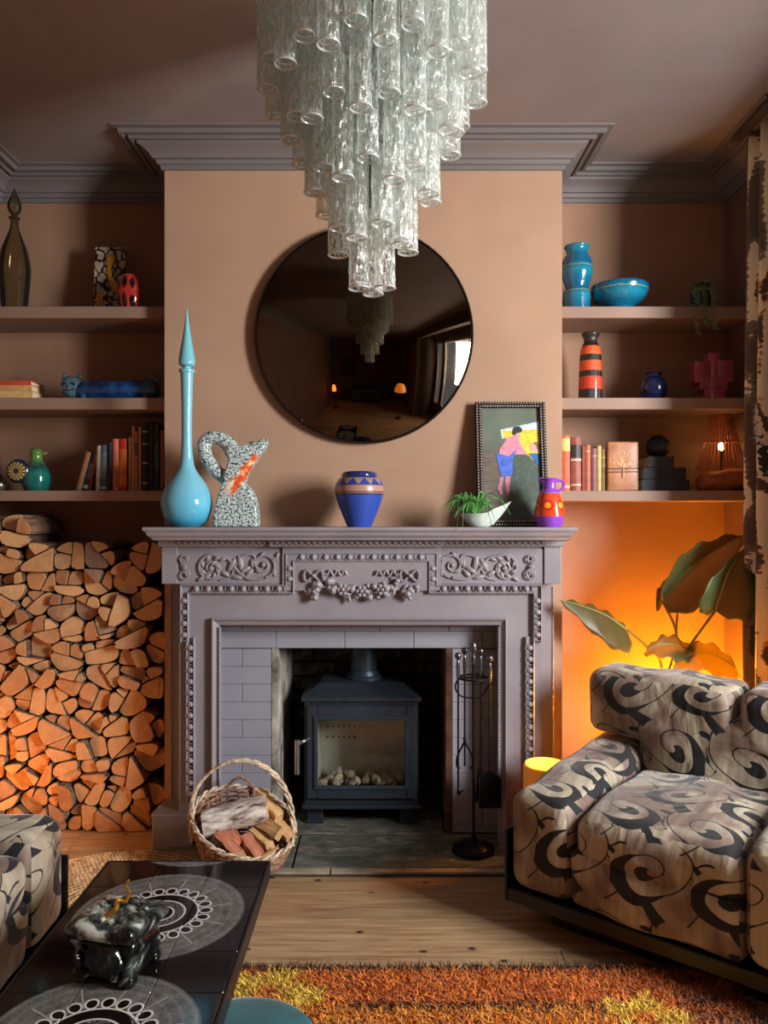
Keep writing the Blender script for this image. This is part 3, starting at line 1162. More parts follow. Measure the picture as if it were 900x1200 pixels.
# ring of outlined ovals
NA = 22
ka = t.math('SUBTRACT', t.math('FLOORED_MODULO', ang, 2 * PI / NA), PI / NA)
du = t.math('MULTIPLY', ka, .112)
dv = t.math('MULTIPLY', t.math('SUBTRACT', rad, .112), .8)
dd = t.math('SQRT', t.math('ADD', t.math('MULTIPLY', du, du), t.math('MULTIPLY', dv, dv)))
oval = t.framp(t.math('ABSOLUTE', t.math('SUBTRACT', dd, .0125)), .0014, .0026, 1, 0)
inside = t.framp(dd, .011, .012, 1, 0)
f = t.math('MULTIPLY', f, t.math('SUBTRACT', 1, inside))
f = t.math('MAXIMUM', f, oval)
for r0 in (.094, .062, .035):
    f = t.math('MAXIMUM', f, t.framp(t.math('ABSOLUTE', t.math('SUBTRACT', rad, r0)), .0016, .003, 1, 0))
f = t.math('MAXIMUM', f, t.math('MULTIPLY', t.framp(rad, .06, .062, 1, 0), t.math('MULTIPLY', t.framp(rad, .036, .038, 0, 1), t.framp(ns2, .4, .7, .0, .35))))
spoke = t.framp(t.math('ABSOLUTE', t.math('SUBTRACT', t.math('FLOORED_MODULO', ang, 2 * PI / 11), PI / 11)), .008, .016, .55, 0)
f = t.math('MAXIMUM', f, t.math('MULTIPLY', spoke, t.math('MULTIPLY', ring, t.framp(rad, .17, .18, 1, 0))))
t.set(t.mix(f, (22, 17, 16), (206, 204, 198)), .09, Specular_IOR_Level=.6)
TT = t.m
DW = mat('black_table_wood', (24, 20, 18), .4)
m = MB().box(-.225, .225, TY0 - cy, TY1 - cy, TZ - .045, TZ - .008)
m.box(-.232, -.226, TY0 - cy - .007, TY1 - cy + .007, TZ - .045, TZ, b=.001).box(.226, .232, TY0 - cy - .007, TY1 - cy + .007, TZ - .045, TZ, b=.001)
m.box(-.226, .226, TY0 - cy - .007, TY0 - cy - .001, TZ - .045, TZ, b=.001).box(-.226, .226, TY1 - cy + .001, TY1 - cy + .007, TZ - .045, TZ, b=.001)
top = m.build('table_top', DW, tbl, smooth=False)
for i in range(3):
    for j in range(8):
        x0, y0 = -.225 + i * .15, TY1 - cy - (j + 1) * .15
        o = MB().box(x0 + .0008, x0 + .1492, y0 + .0008, y0 + .1492, TZ - .008, TZ, b=.0012).build('tile', TT, top, smooth=False, uv='xy')
for sx in (-1, 1):
    for yy in (TY0 - cy + .16, TY1 - cy - .16):
        MB().box(sx * .14 - .018, sx * .14 + .018, yy - .018, yy + .018, .0 if yy < 0 else .01, TZ - .045, b=.003).build('leg', DW, tbl, smooth=False)

# ceramic box with a gilded snake knob
bx = thing('ceramic_box', 'black and white drip-glazed lidded ceramic box on the coffee table', 'box', (-.575, 1.66, TZ + .001), R(-14))
t = NT('black_white_drip_glaze')
v = t.coord()
g = t.noise(v, 16, 4, .6, .8)
t.set(t.ramp(g, [(.42, (14, 15, 15)), (.52, (70, 76, 72)), (.62, (196, 202, 192)), (.8, (226, 228, 218))]), .14)
t.bump(t.noise(v, 40, 3), .4, .004)
DRIP = t.m
t = NT('mostly_black_drip_glaze')
v = t.coord()
g = t.noise(v, 14, 4, .6, 1.2)
t.set(t.ramp(g, [(.5, (12, 13, 13)), (.6, (60, 66, 62)), (.68, (180, 186, 178)), (.72, (30, 30, 30))]), .16)
t.bump(t.noise(v, 40, 3), .4, .004)
DRIPB = t.m
lump = lambda p: p + Vector((.004 * math.sin(p.z * 60 + p.y * 30), .004 * math.sin(p.x * 50), .003 * math.sin(p.x * 60 + p.y * 50)))
b0 = MB().rbox((0, 0, .048), (.142, .125, .086), .02, 4, fn=lump).build('box_body', DRIPB, bx)
for sx in (-1, 1):
    for sy in (-1, 1):
        MB().rbox((sx * .055, sy * .048, .013), (.035, .033, .026), .01, 3).build('foot', DRIPB, bx)
for sx in (-1, 1):
    MB().tube(curve([(sx * .03, -.066, .02), (sx * .045, -.072, .04), (sx * .05, -.07, .065), (sx * .035, -.068, .08)], 5), [.006 + .003 * math.sin(i) for i in range(16)], 7).build('drip_ornament', DRIPB, bx)
ld = MB().rbox((0, 0, .108), (.168, .15, .034), .016, 4, fn=lump).build('lid', DRIP, bx)
m = MB()
for i in range(14):
    a = 2 * PI * i / 14
    m.ball((.05 * math.cos(a) * 1.1, .045 * math.sin(a), .127), (.011, .009, .005), 8, 5, rot=Matrix.Rotation(a, 3, 'Z'))
m.build('lid_bump', DRIP, ld)['kind'] = 'stuff'
MB().tube(curve([(-.01, -.03, .128), (.008, -.02, .142), (.0, -.004, .15), (.014, .006, .146), (.02, .012, .162), (.012, .012, .178), (.02, .01, .19)], 6),
          [.006 - .0001 * i for i in range(37)], 8).build('gilded_knob', mat('gold_lustre', (214, 160, 66), .25, .85), ld)

# teal pouf, tucked beside the table
pf = thing('pouf', 'small round teal velvet pouf beside the coffee table', 'stool', (-.285, 1.515, .045))
t = NT('teal_velvet')
v = t.coord()
t.set(t.ramp(t.noise(v, 9, 3), [(.3, (14, 70, 78)), (.7, (26, 100, 106))]), .75, Sheen_Weight=.6, Sheen_Roughness=.35)
TEAL = t.m
MB().lathe(smooth_prof([(0, .0), (.13, .0), (.13, .0), (.16, .03), (.165, .12), (.165, .22), (.163, .27), (.155, .288), (.14, .296), (.08, .301), (0, .303)], 4), 40).build('cushion', TEAL, pf)
m = MB().tube([(.161 * math.cos(2 * PI * i / 40), .161 * math.sin(2 * PI * i / 40), .277) for i in range(40)], .004, 6, closed=True)
m.build('piping', mat('dark_teal_piping', (10, 46, 52), .6), pf)

# ================================================================== rugs
rug = thing('shag_rug', 'orange shag-pile rug with yellow flowers and brown border', 'rug', (.26, 1.8, 0))
RX0, RX1, RY0, RY1 = -.5, 1.02, 1.3, 2.315
rx, ry = .26, 1.8
MB().box(RX0 - rx, RX1 - rx, RY0 - ry, RY1 - ry, 0, .008).build('backing', mat('brown_rug_backing', (74, 40, 16), .95), rug, smooth=False)
rs = random.Random(11)
vs, fs, cols = [], [], []


def rugcol(x, y):
    br, og, yl, rd = (64, 34, 16), (222, 128, 40), (244, 200, 76), (196, 92, 26)
    if RY1 - y < .02 or x - RX0 < .02 or RX1 - x < .02: return br
    for (cx, cy_, r_) in ((-.33, 2.17, .17), (.71, 2.07, .12), (-.1, 1.62, .18), (.6, 1.55, .2)):
        a = math.atan2(y - cy_, x - cx)
        if math.hypot(x - cx, y - cy_) < r_ * (.8 + .2 * math.cos(5 * a)):
            return yl if math.hypot(x - cx, y - cy_) > r_ * .25 else og
    if abs(y - 2.125) < .008 and -.1 < x < .62: return br
    if x > .82: return (140, 74, 28) if int((2.315 - y) / .045) % 2 else (180, 98, 32)
    if y < 2.12: return (232, 156, 48) if rs.random() < .6 else og
    return og if rs.random() < .8 else rd


for i in range(62000):
    x, y = rs.uniform(RX0, RX1), rs.uniform(RY0, RY1)
    if i > 26000: y = RY1 - rs.random() ** 1.3 * .42
    c = rugcol(x, y)
    k = rs.uniform(.78, 1.2)
    c = lin(tuple(min(255, u * k) for u in c))
    a = rs.random() * 2 * PI
    h = rs.uniform(.022, .038)
    lx, ly = rs.gauss(0, .012), rs.gauss(-.004, .012)
    wx, wy = .0021 * math.cos(a), .0021 * math.sin(a)
    b = len(vs)
    X, Y = x - rx, y - ry
    vs += [(X - wx, Y - wy, .006), (X + wx, Y + wy, .006), (X + lx * .5 + wx, Y + ly * .5 + wy, h * .7), (X + lx * .5 - wx, Y + ly * .5 - wy, h * .7), (X + lx * 1.3, Y + ly * 1.3, h)]
    fs += [(b, b + 1, b + 2, b + 3), (b + 3, b + 2, b + 4)]
    cols += [c] * 5
me = bpy.data.meshes.new('pile')
me.from_pydata(vs, [], fs)
ca = me.color_attributes.new('tuft', 'FLOAT_COLOR', 'POINT')
ca.data.foreach_set('color', [u for c in cols for u in c])
t = NT('shag_wool')
at_ = t.n('Attribute'); at_.attribute_name = 'tuft'
t.set(at_.outputs['Color'], .8, Sheen_Weight=.3)
me.materials.append(t.m)
o = bpy.data.objects.new('pile', me)
COL.objects.link(o)
o.parent = rug
o['kind'] = 'stuff'

# braided jute rug
jr = thing('braided_rug', 'round braided straw rug on the floor in front of the logs', 'rug', (-1.0, 2.70, 0))
t = NT('plaited_straw')
v = t.coord()
n_ = t.noise(v, 40, 3)
t.set(t.ramp(n_, [(.3, (150, 112, 74)), (.55, (206, 170, 124)), (.75, (226, 196, 152))]), .85)
JUTE = t.m
MB().lathe([(0, 0.001), (.44, .001), (.44, .006), (0, .006)], 40).build('mat_base', JUTE, jr, smooth=False)
for q in range(1, 20):
    r_ = .0225 * q
    n_ = max(16, int(2 * PI * r_ / .016))
    pts = []
    for i in range(n_ * 2):
        a = PI * i / n_
        pts.append(((r_ + (.0035 if i % 2 else -.0035)) * math.cos(a), (r_ + (.0035 if i % 2 else -.0035)) * math.sin(a), .009 + (.002 if i % 2 else 0)))
    MB().tube(pts, [.0075 if i % 2 else .0095 for i in range(len(pts))], 6, closed=True).build('braid', JUTE, jr)

# ================================================================== log pile
def end_grain():
    t = NT('split_log_end_grain')
    oc = t.coord()
    oi = t.n('ObjectInfo').outputs['Random']
    sep = t.n('SeparateXYZ'); t.put(sep.inputs[0], oc)
    cv = t.n('CombineXYZ'); t.put(cv.inputs[0], sep.outputs[0]); t.put(cv.inputs[1], sep.outputs[2])
    n1 = t.noise(t.vmath('ADD', oc, t.vmath('SCALE', (5.1, 3.3, 8.7), scale=t.math('MULTIPLY', oi, 9.))), 22, 3)
    L = t.math('ADD', t.vmath('LENGTH', cv.outputs[0]), t.math('MULTIPLY', n1, .02))
    rings = t.math('SINE', t.math('MULTIPLY', L, 950.))
    base = t.ramp(oi, [(0, (206, 150, 100)), (.3, (222, 174, 122)), (.55, (190, 130, 84)), (.75, (214, 160, 110)), (.93, (150, 124, 106)), (1, (176, 120, 80))])
    c = t.mix(t.framp(rings, -1, 1, 0, .3), base, (134, 84, 50))
    c = t.mix(t.framp(n1, .45, .75, 0, .4), c, (232, 190, 140))
    sp = t.noise(oc, 130, 3, .7)
    c = t.mix(t.framp(sp, .55, .75, 0, .35), c, (110, 66, 38))
    t.set(c, .85)
    t.bump(t.math('ADD', t.math('MULTIPLY', rings, .15), sp), .5, .006)
    return t.m


EG = end_grain()
t = NT('log_bark_side')
v = t.coord()
b_ = t.noise(t.mapping(v, (1, .25, 1)), 50, 4, .7)
t.set(t.ramp(b_, [(.3, (62, 44, 34)), (.55, (128, 98, 74)), (.75, (170, 136, 104))]), .95)
t.bump(b_, .8, .01)
BARK = t.m


def clip(poly, px, pz, nx, nz):
    out = []
    for i in range(len(poly)):
        a, b = poly[i], poly[(i + 1) % len(poly)]
        da = (a[0] - px) * nx + (a[1] - pz) * nz
        db = (b[0] - px) * nx + (b[1] - pz) * nz
        if da <= 0: out.append(a)
        if (da < 0 < db) or (db < 0 < da):
            s_ = da / (da - db)
            out.append((a[0] + (b[0] - a[0]) * s_, a[1] + (b[1] - a[1]) * s_))
    return out


rs = random.Random(21)


def ztop(x):
    pts = [(-1.85, 1.40), (-1.66, 1.385), (-1.5, 1.31), (-1.3, 1.235), (-.955, 1.255)]
    for a, b in zip(pts, pts[1:]):
        if x <= b[0]: return a[1] + (b[1] - a[1]) * (x - a[0]) / (b[0] - a[0])
    return pts[-1][1]


sites = []
row = 0
z = .05
while z < 1.45:
    h = .104 + rs.uniform(-.006, .006)
    x = XL + (.05 if row % 2 else .12) * rs.uniform(.8, 1.1)
    while x < BL - .02:
        zz = z + rs.uniform(-.03, .03)
        if zz < ztop(x) - .035: sites.append([x, max(.04, zz)])
        x += rs.uniform(.1, .16)
    z += h
    row += 1
ords = ['first', 'second', 'third', 'fourth', 'fifth', 'sixth', 'seventh', 'eighth', 'ninth', 'tenth', 'eleventh', 'twelfth', 'thirteenth', 'fourteenth', 'fifteenth',
        'sixteenth', 'seventeenth', 'eighteenth', 'nineteenth', 'twentieth']
cells = []
for s_ in sites:
    x, z = s_
    rr = rs.uniform(.082, .095)
    poly = [(x + rr * math.cos(2 * PI * i / 16 + .2), z + rr * 0.9 * math.sin(2 * PI * i / 16 + .2)) for i in range(16)]
    for o_ in sites:
        if o_ is s_: continue
        dx, dz = o_[0] - x, o_[1] - z
        L = math.hypot(dx, dz)
        if L > .26: continue
        poly = clip(poly, x + dx / 2, z + dz / 2, dx / L, dz / L)
    poly = clip(poly, x, .002, 0, -1)
    poly = clip(poly, BL - .004, z, 1, 0)
    poly = clip(poly, XL + .004, z, -1, 0)
    if len(poly) < 3: continue
    ar = abs(sum(poly[i - 1][0] * poly[i][1] - poly[i][0] * poly[i - 1][1] for i in range(len(poly)))) / 2
    cx = sum(p[0] for p in poly) / len(poly); cz = sum(p[1] for p in poly) / len(poly)
    # split through a pith point: halves, or a half and two quarters
    a_ = rs.choice([R(0), R(20), R(-25), R(60), R(-60), R(90)]) + rs.uniform(-.3, .3)
    nx, nz = -math.sin(a_), math.cos(a_)
    px_, pz_ = cx + rs.uniform(-.012, .012), cz + rs.uniform(-.012, .012)
    if ar < .0055: pieces = [poly]
    else:
        A, B = clip(poly, px_, pz_, nx, nz), clip(poly, px_, pz_, -nx, -nz)
        pieces = [A, B]
        if ar > .0115:
            t_ = a_ + rs.uniform(-.3, .3)
            pieces = [A, clip(B, px_, pz_, math.cos(t_), math.sin(t_)), clip(B, px_, pz_, -math.cos(t_), -math.sin(t_))]
    for q in pieces:
        if len(q) >= 3: cells.append((q, (px_, pz_)))
info = []
for q, pv in cells:
    info.append((int(sum(p[1] for p in q) / len(q) / .078), sum(p[0] for p in q) / len(q)))
rank = {}
for r_ in set(i[0] for i in info):
    for n_, k_ in enumerate(sorted([i for i in range(len(info)) if info[i][0] == r_], key=lambda i: -info[i][1])): rank[k_] = n_
for ci, (poly, pv) in enumerate(cells):
    r_ = info[ci][0]
    # drop near-duplicate corners
    q = []
    for p in poly:
        if not q or math.hypot(p[0] - q[-1][0], p[1] - q[-1][1]) > .006: q.append(p)
    if math.hypot(q[0][0] - q[-1][0], q[0][1] - q[-1][1]) < .006: q.pop()
    poly = q
    if len(poly) < 3: continue
    cx = sum(p[0] for p in poly) / len(poly)
    cz = sum(p[1] for p in poly) / len(poly)
    # inset, then round one run of corners (the bark side), the rest stay split-sharp
    g = rs.uniform(.0035, .007)
    poly = [(p[0] - (p[0] - cx) / max(1e-4, math.hypot(p[0] - cx, p[1] - cz)) * g, p[1] - (p[1] - cz) / max(1e-4, math.hypot(p[0] - cx, p[1] - cz)) * g) for p in poly]
    n = len(poly)
    st = min(range(n), key=lambda i: math.hypot(poly[i][0] - pv[0], poly[i][1] - pv[1]))
    # split faces stay sharp where they meet the pith, the bark side is rounded
    q = []
    for i in range(n):
        a, b, c = poly[i - 1], poly[i], poly[(i + 1) % n]
        v1, v2 = Vector((a[0] - b[0], a[1] - b[1])), Vector((c[0] - b[0], c[1] - b[1]))
        an_ = v1.angle(v2) if v1.length > 1e-6 and v2.length > 1e-6 else 3
        if i == st or an_ < R(48): q.append(b)
        else:
            for f_ in (1, .7, .4, .15):
                g_ = min(.45, .026 * f_ / max(.004, v1.length)) if an_ < R(100) else .42 * f_
                q.append((b[0] + (a[0] - b[0]) * g_ + (c[0] - b[0]) * .42 * (1 - f_) ** 2 * .5, b[1] + (a[1] - b[1]) * g_ + (c[1] - b[1]) * .42 * (1 - f_) ** 2 * .5))
            for f_ in (.4, .7, 1):
                g_ = min(.45, .026 * f_ / max(.004, v2.length)) if an_ < R(100) else .42 * f_
                q.append((b[0] + (c[0] - b[0]) * g_ + (a[0] - b[0]) * .42 * (1 - f_) ** 2 * .5, b[1] + (c[1] - b[1]) * g_ + (a[1] - b[1]) * .42 * (1 - f_) ** 2 * .5))
    piv = poly[st]
    n = len(q)
    y0 = 3.365 + rs.uniform(-.03, .025)
    tx, tz = rs.uniform(-.18, .18), rs.uniform(-.18, .18)
    m = MB()
    fr = [(p[0], y0 + (p[0] - cx) * tx + (p[1] - cz) * tz, p[1]) for p in q]
    fr2 = [(cx + (p[0] - cx) * 1.02, y0 + .008 + (p[0] - cx) * tx + (p[1] - cz) * tz, cz + (p[1] - cz) * 1.02) for p in q]
    bk = [(p[0] * 1.0, 3.69, p[1]) for p in q]
    m.add(fr + fr2 + bk, [tuple(range(n))])
    m.add([], [])
    for i in range(n):
        j = (i + 1) % n
        m.f += [(i, j, n + j, n + i), (n + i, n + j, 2 * n + j, 2 * n + i)]
        m.k += [0, 1]
    m.f.append(tuple(range(3 * n - 1, 2 * n - 1, -1))); m.k.append(0)
    o = m.build('split_log', [EG, BARK], loc=(piv[0], y0, piv[1]), angle=35)
    T(o, 'split log in the firewood stack, %s row up from the floor, %s from the mantelpiece' % (ords[min(r_, 19)], ords[rank[ci]]), 'log', 'stacked firewood in the left alcove')

# ================================================================== mirror
mir = thing('convex_mirror', 'large round smoked convex mirror with thin dark rim', 'mirror', (-.087, YB, 2.168))
MR, RS = .468, 1.25
t = NT('smoked_antique_mirror')
v = t.coord()
sp = t.noise(v, 60, 4, .7)
edge = t.noise(t.mapping(v, (1, 1, .25)), 9, 4, .65)
t.set(t.mix(t.framp(sp, .62, .75, 0, .5), (100, 86, 72), (46, 38, 30)), t.framp(edge, .5, .75, .02, .1), 1.0)
rx90 = Matrix.Rotation(R(90), 3, 'X')        # lathe axis z -> -y
sag = RS - math.sqrt(RS * RS - MR * MR)
pr = []
for i in range(25):
    r_ = MR * i / 24
    pr.append((r_, .032 + math.sqrt(RS * RS - r_ * r_) - (RS - sag)))
pr.append((MR, .02))
MB().lathe(pr, 72, rot=rx90).build('mirror_glass', t.m, mir)
MB().lathe([(MR - .004, .001), (MR + .006, .001), (MR + .007, .03), (MR + .003, .037), (MR - .003, .036)], 72, rot=rx90).build('rim', mat('dark_bronze_rim', (46, 36, 28), .35, .8), mir)

# ================================================================== chandelier
ch = thing('chandelier', 'tiered chandelier of hanging textured clear glass tubes', 'chandelier', (-.032, 2.1, ZC))


def tube_glass():
    t = NT('textured_clear_glass')
    oc = t.coord()
    oi = t.n('ObjectInfo').outputs['Random']
    p = t.vmath('ADD', oc, t.vmath('SCALE', (3.1, 5.3, 2.2), scale=t.math('MULTIPLY', oi, 7.)))
    vo = t.n('TexVoronoi', feature='SMOOTH_F1')
    t.put(vo.inputs['Vector'], t.mapping(p, (1, 1, .38)))
    vo.inputs['Scale'].default_value = 95
    nz = t.noise(t.mapping(p, (1, 1, .36)), 110, 3, .75)
    h = t.math('ADD', vo.outputs['Distance'], t.math('MULTIPLY', nz, .8))
    bp = t.n('Bump'); bp.inputs['Strength'].default_value = 1; bp.inputs['Distance'].default_value = .012
    t.put(bp.inputs['Height'], h)
    tr = t.n('BsdfTransparent'); tr.inputs[0].default_value = (.95, .97, .96, 1)
    gl = t.n('BsdfGlossy'); gl.inputs['Roughness'].default_value = .16; gl.inputs[0].default_value = (1, 1, 1, 1)
    df = t.n('BsdfDiffuse'); df.inputs[0].default_value = (.86, .92, .87, 1)
    tl = t.n('BsdfTranslucent'); tl.inputs[0].default_value = (.86, .92, .87, 1)
    for x in (gl, df, tl): t.t.links.new(bp.outputs[0], x.inputs['Normal'])
    a = t.n('MixShader'); a.inputs[0].default_value = .5
    t.t.links.new(df.outputs[0], a.inputs[1]); t.t.links.new(tl.outputs[0], a.inputs[2])
    b = t.n('MixShader'); b.inputs[0].default_value = .45
    t.t.links.new(a.outputs[0], b.inputs[1]); t.t.links.new(gl.outputs[0], b.inputs[2])
    lw = t.n('LayerWeight'); lw.inputs[0].default_value = .35
    f = t.math('ADD', t.math('MULTIPLY', lw.outputs['Facing'], .3), t.framp(nz, .45, .6, .1, .85), clamp=True)
    c = t.n('MixShader')
    t.put(c.inputs[0], f)
    t.t.links.new(tr.outputs[0], c.inputs[1]); t.t.links.new(b.outputs[0], c.inputs[2])
    t.t.links.new(c.outputs[0], t.out.inputs[0])
    return t.m


GLS = tube_glass()
t = NT('clear_glass_rim')
tr = t.n('BsdfTransparent'); gl = t.n('BsdfGlossy'); gl.inputs['Roughness'].default_value = .12
df = t.n('BsdfDiffuse'); df.inputs[0].default_value = (.85, .9, .88, 1)
a = t.n('MixShader'); a.inputs[0].default_value = .5
b = t.n('MixShader'); b.inputs[0].default_value = .8
t.t.links.new(gl.outputs[0], a.inputs[1]); t.t.links.new(df.outputs[0], a.inputs[2])
t.t.links.new(tr.outputs[0], b.inputs[1]); t.t.links.new(a.outputs[0], b.inputs[2]); t.t.links.new(b.outputs[0], t.out.inputs[0])
RIMG = t.m
rs = random.Random(4)
variants = []
for q in range(3):
    m = MB()
    n, rows_ = 18, 16
    Lt = .38
    vs, fs = [], []
    for i in range(rows_ + 1):
        z = Lt * i / rows_
        for j in range(n):
            a = 2 * PI * j / n
            r_ = .0272 + (rs.uniform(-.0013, .0013) if 0 < i else 0)
            vs.append((r_ * math.cos(a), r_ * math.sin(a), z))
    for i in range(rows_):
        for j in range(n):
            fs.append((i * n + j, i * n + (j + 1) % n, (i + 1) * n + (j + 1) % n, (i + 1) * n + j))
    m.add(vs, fs)
    m.tube([(.0272 * math.cos(2 * PI * j / 20), .0272 * math.sin(2 * PI * j / 20), 0) for j in range(20)], .0028, 6, closed=True, k=1)
    m.tube([(.0215 * math.cos(2 * PI * j / 20), .0215 * math.sin(2 * PI * j / 20), .01) for j in range(20)], .0016, 5, closed=True, k=1)
    variants.append(m)
BRASS = mat('dark_chandelier_metal', (58, 54, 50), .4, .8)
protos = []
tiers = [(.041, 3, 2.0, .40), (.098, 9, 2.125, .38), (.160, 15, 2.26, .38), (.222, 20, 2.40, .38), (.285, 26, 2.53, .38)]
k = 0
for (r_, n, zb_, L_) in tiers:
    ph = {3: R(-152), 9: .1, 15: .05, 20: .2, 26: .0}[n]
    for i in range(n):
        a = ph + 2 * PI * i / n
        zz = zb_ + (.022 if i % 2 else -.018) + rs.uniform(-.008, .008)
        if n == 3: zz = zb_ + rs.uniform(-.004, .004)
        loc = (r_ * math.cos(a), r_ * math.sin(a), zz - ZC)
        if len(protos) < 3:
            o = variants[len(protos)].build('glass_tube', [GLS, RIMG], ch)
            o.location = loc
            protos.append(o)
        else:
            inst(protos[k % 3], ch, loc, (0, 0, rs.random() * 6))
        k += 1
m = MB()
for (r_, n, zb_, L_) in tiers:
    zz = zb_ + L_ - .01 - ZC
    m.tube([(r_ * math.cos(2 * PI * j / 32), r_ * math.sin(2 * PI * j / 32), zz) for j in range(32)], .004, 5, closed=True)
    for j in range(4):
        a = PI / 2 * j + r_ * 9
        m.tube([(0, 0, zz), (r_ * math.cos(a), r_ * math.sin(a), zz)], .003, 5)
m.tube([(0, 0, -.03), (0, 0, 2.38 - ZC)], .008, 8)
m.build('hanging_frame', BRASS, ch)
for (a, r_) in ((R(-95), .055), (R(-62), .07)):
    MB().tube([(r_ * math.cos(a) * 1.1, r_ * math.sin(a), 2.2 - ZC), (r_ * math.cos(a), r_ * math.sin(a), -.12)], .0022, 5).build('wire', BRASS, ch)
MB().lathe([(0, -.06), (.05, -.055), (.065, -.03), (.065, -.001), (0, -.001)], 24).build('ceiling_cup', BRASS, ch)
m = MB()
for r_, w_ in ((.2, .014), (.16, .01), (.12, .016)):
    m.lathe([(r_ - w_, 0), (r_ - w_ * .6, -w_), (r_ + w_ * .6, -w_), (r_ + w_, 0)], 40, (-.032, 2.1, ZC))
struct(m.build('trim_2', CEIL), 'plaster ceiling rose')

# ================================================================== vases and objects on the mantel
ZM = 1.3365


def gloss(name, color, rough=.12, vary=.08, scale=12, **kw):
    return mat(name, color, rough, 0, vary, scale, coat=.6, **kw)


def px_prof(Y, base, pts):
    return [(r * Y / 900, (base - py) * Y / 900) for r, py in pts]


def bands(name, stops, h, rough=.2, extra=None, bump=0, nscale=40):
    """glaze in bands by height (0..1 of h)"""
    t = NT(name)
    v = t.coord()
    s_ = t.n('SeparateXYZ'); t.put(s_.inputs[0], v)
    f = t.math('ADD', t.math('DIVIDE', s_.outputs[2], h), t.math('MULTIPLY', t.math('SUBTRACT', t.noise(v, nscale, 2), .5), .012))
    c = t.ramp(f, stops, 'CONSTANT')
    if extra: c = extra(t, v, f, s_, c)
    t.set(c, rough, Coat_Weight=.4, Coat_Roughness=.08)
    if bump: t.bump(t.noise(v, 110, 4, .7), bump, .006)
    return t.m


# tall blue bottle
Yv = 3.15
p = at(219, 617, Yv)
bb = thing('glass_bottle', 'tall pale blue glass decanter with pointed stopper on the mantel', 'bottle', (p.x, Yv, ZM))
t = NT('cased_sky_blue_glass')
v = t.coord()
s_ = t.n('SeparateXYZ'); t.put(s_.inputs[0], v)
t.set(t.ramp(t.math('DIVIDE', s_.outputs[2], .9), [(0, (40, 150, 190)), (.08, (96, 184, 214)), (.2, (124, 196, 220)), (.5, (120, 192, 214)), (1, (120, 196, 204))]), .1, Coat_Weight=.8, Coat_Roughness=.04, Subsurface_Weight=.1)
BG = t.m
MB().lathe(smooth_prof(px_prof(Yv, 617, [(0, 617), (15, 617), (15, 617), (25, 609), (30, 593), (28.5, 580), (22, 566), (14, 555), (9, 546), (7, 532), (6, 510), (6.2, 480), (7, 450), (7.5, 437), (7.5, 437), (9, 436), (9, 433), (6, 432), (0, 432)]), 5), 40).build('bottle_body', BG, bb)
MB().lathe(smooth_prof(px_prof(Yv, 617, [(5, 434), (5, 430), (8.5, 428), (9.6, 424), (8.6, 415), (6.4, 403), (4.2, 390), (2.2, 376), (.8, 364), (0, 360)]), 5), 32).build('stopper', BG, bb)

# sculptural pitcher: tubes grown into one body
p = at(277, 617, Yv)
pit = thing('ceramic_pitcher', 'speckled white and black sculptural pitcher with orange streak on the mantel', 'pitcher', (p.x, Yv, ZM))
u = Yv / 900


def Q(px, py, dy=0): return ((px - 277) * u, dy, (617 - py) * u)


m = MB()
outl = [(251, 617), (252, 602), (255, 588), (260, 574), (263, 562), (266, 550), (269, 540), (266, 527), (272, 521), (284, 523), (298, 519), (313, 514), (314, 521), (306, 533), (297, 545), (290, 556), (287, 566),
        (295, 573), (301, 585), (303, 600), (303, 617)]
m.prism([(Q(a, b)[0], Q(a, b)[2]) for a, b in outl], -.043, .043, 'XZ')
m.tube(curve([Q(274, 531), Q(266, 519), Q(254, 512.5), Q(244, 514), Q(239, 521), Q(241, 533), Q(248, 545), Q(257, 555), Q(268, 562)], 6), [.034, .034, .034, .034, .033, .033, .032, .032, .031] + [.029] * 40, 12)
t = NT('speckled_lava_glaze')
v = t.coord()
n1 = t.noise(v, 115, 3, .75)
base = t.ramp(n1, [(.4, (22, 28, 32)), (.46, (60, 74, 76)), (.5, (196, 214, 212)), (.7, (226, 238, 236))])
s_ = t.n('SeparateXYZ'); t.put(s_.inputs[0], v)
# orange streak runs along a line across the neck
a_, b_ = Vector(Q(309, 528)), Vector(Q(262, 580))
d_ = (b_ - a_).normalized()
al = t.math('ADD', t.math('MULTIPLY', t.math('SUBTRACT', s_.outputs[0], a_.x), d_.x), t.math('MULTIPLY', t.math('SUBTRACT', s_.outputs[2], a_.z), d_.z))
ac = t.math('ADD', t.math('MULTIPLY', t.math('SUBTRACT', s_.outputs[0], a_.x), -d_.z), t.math('MULTIPLY', t.math('SUBTRACT', s_.outputs[2], a_.z), d_.x))
ac = t.math('ADD', ac, t.math('MULTIPLY', t.math('SUBTRACT', t.noise(v, 30, 3), .5), .05))
inb = t.math('MULTIPLY', t.framp(t.math('ABSOLUTE', t.math('SUBTRACT', ac, .012)), .02, .026, 1, 0), t.math('MULTIPLY', t.framp(al, .02, .04, 0, 1), t.framp(al, .2, .24, 1, 0)))
inb = t.math('MULTIPLY', inb, t.framp(s_.outputs[1], -.008, 0, 1, 0))
stc = t.ramp(t.noise(t.mapping(v, (1, 1, 1)), 28, 4, .6), [(.4, (240, 236, 224)), (.47, (246, 150, 70)), (.52, (236, 88, 24)), (.65, (216, 70, 16))])
t.set(t.mix(inb, base, stc), .5)
t.bump(n1, .7, .006)
o = m.build('pitcher_body', t.m, pit)
md = o.modifiers.new('fuse', 'REMESH'); md.mode = 'VOXEL'; md.voxel_size = .0045; md.use_smooth_shade = True
sm = o.modifiers.new('soften', 'SMOOTH'); sm.factor = .7; sm.iterations = 14
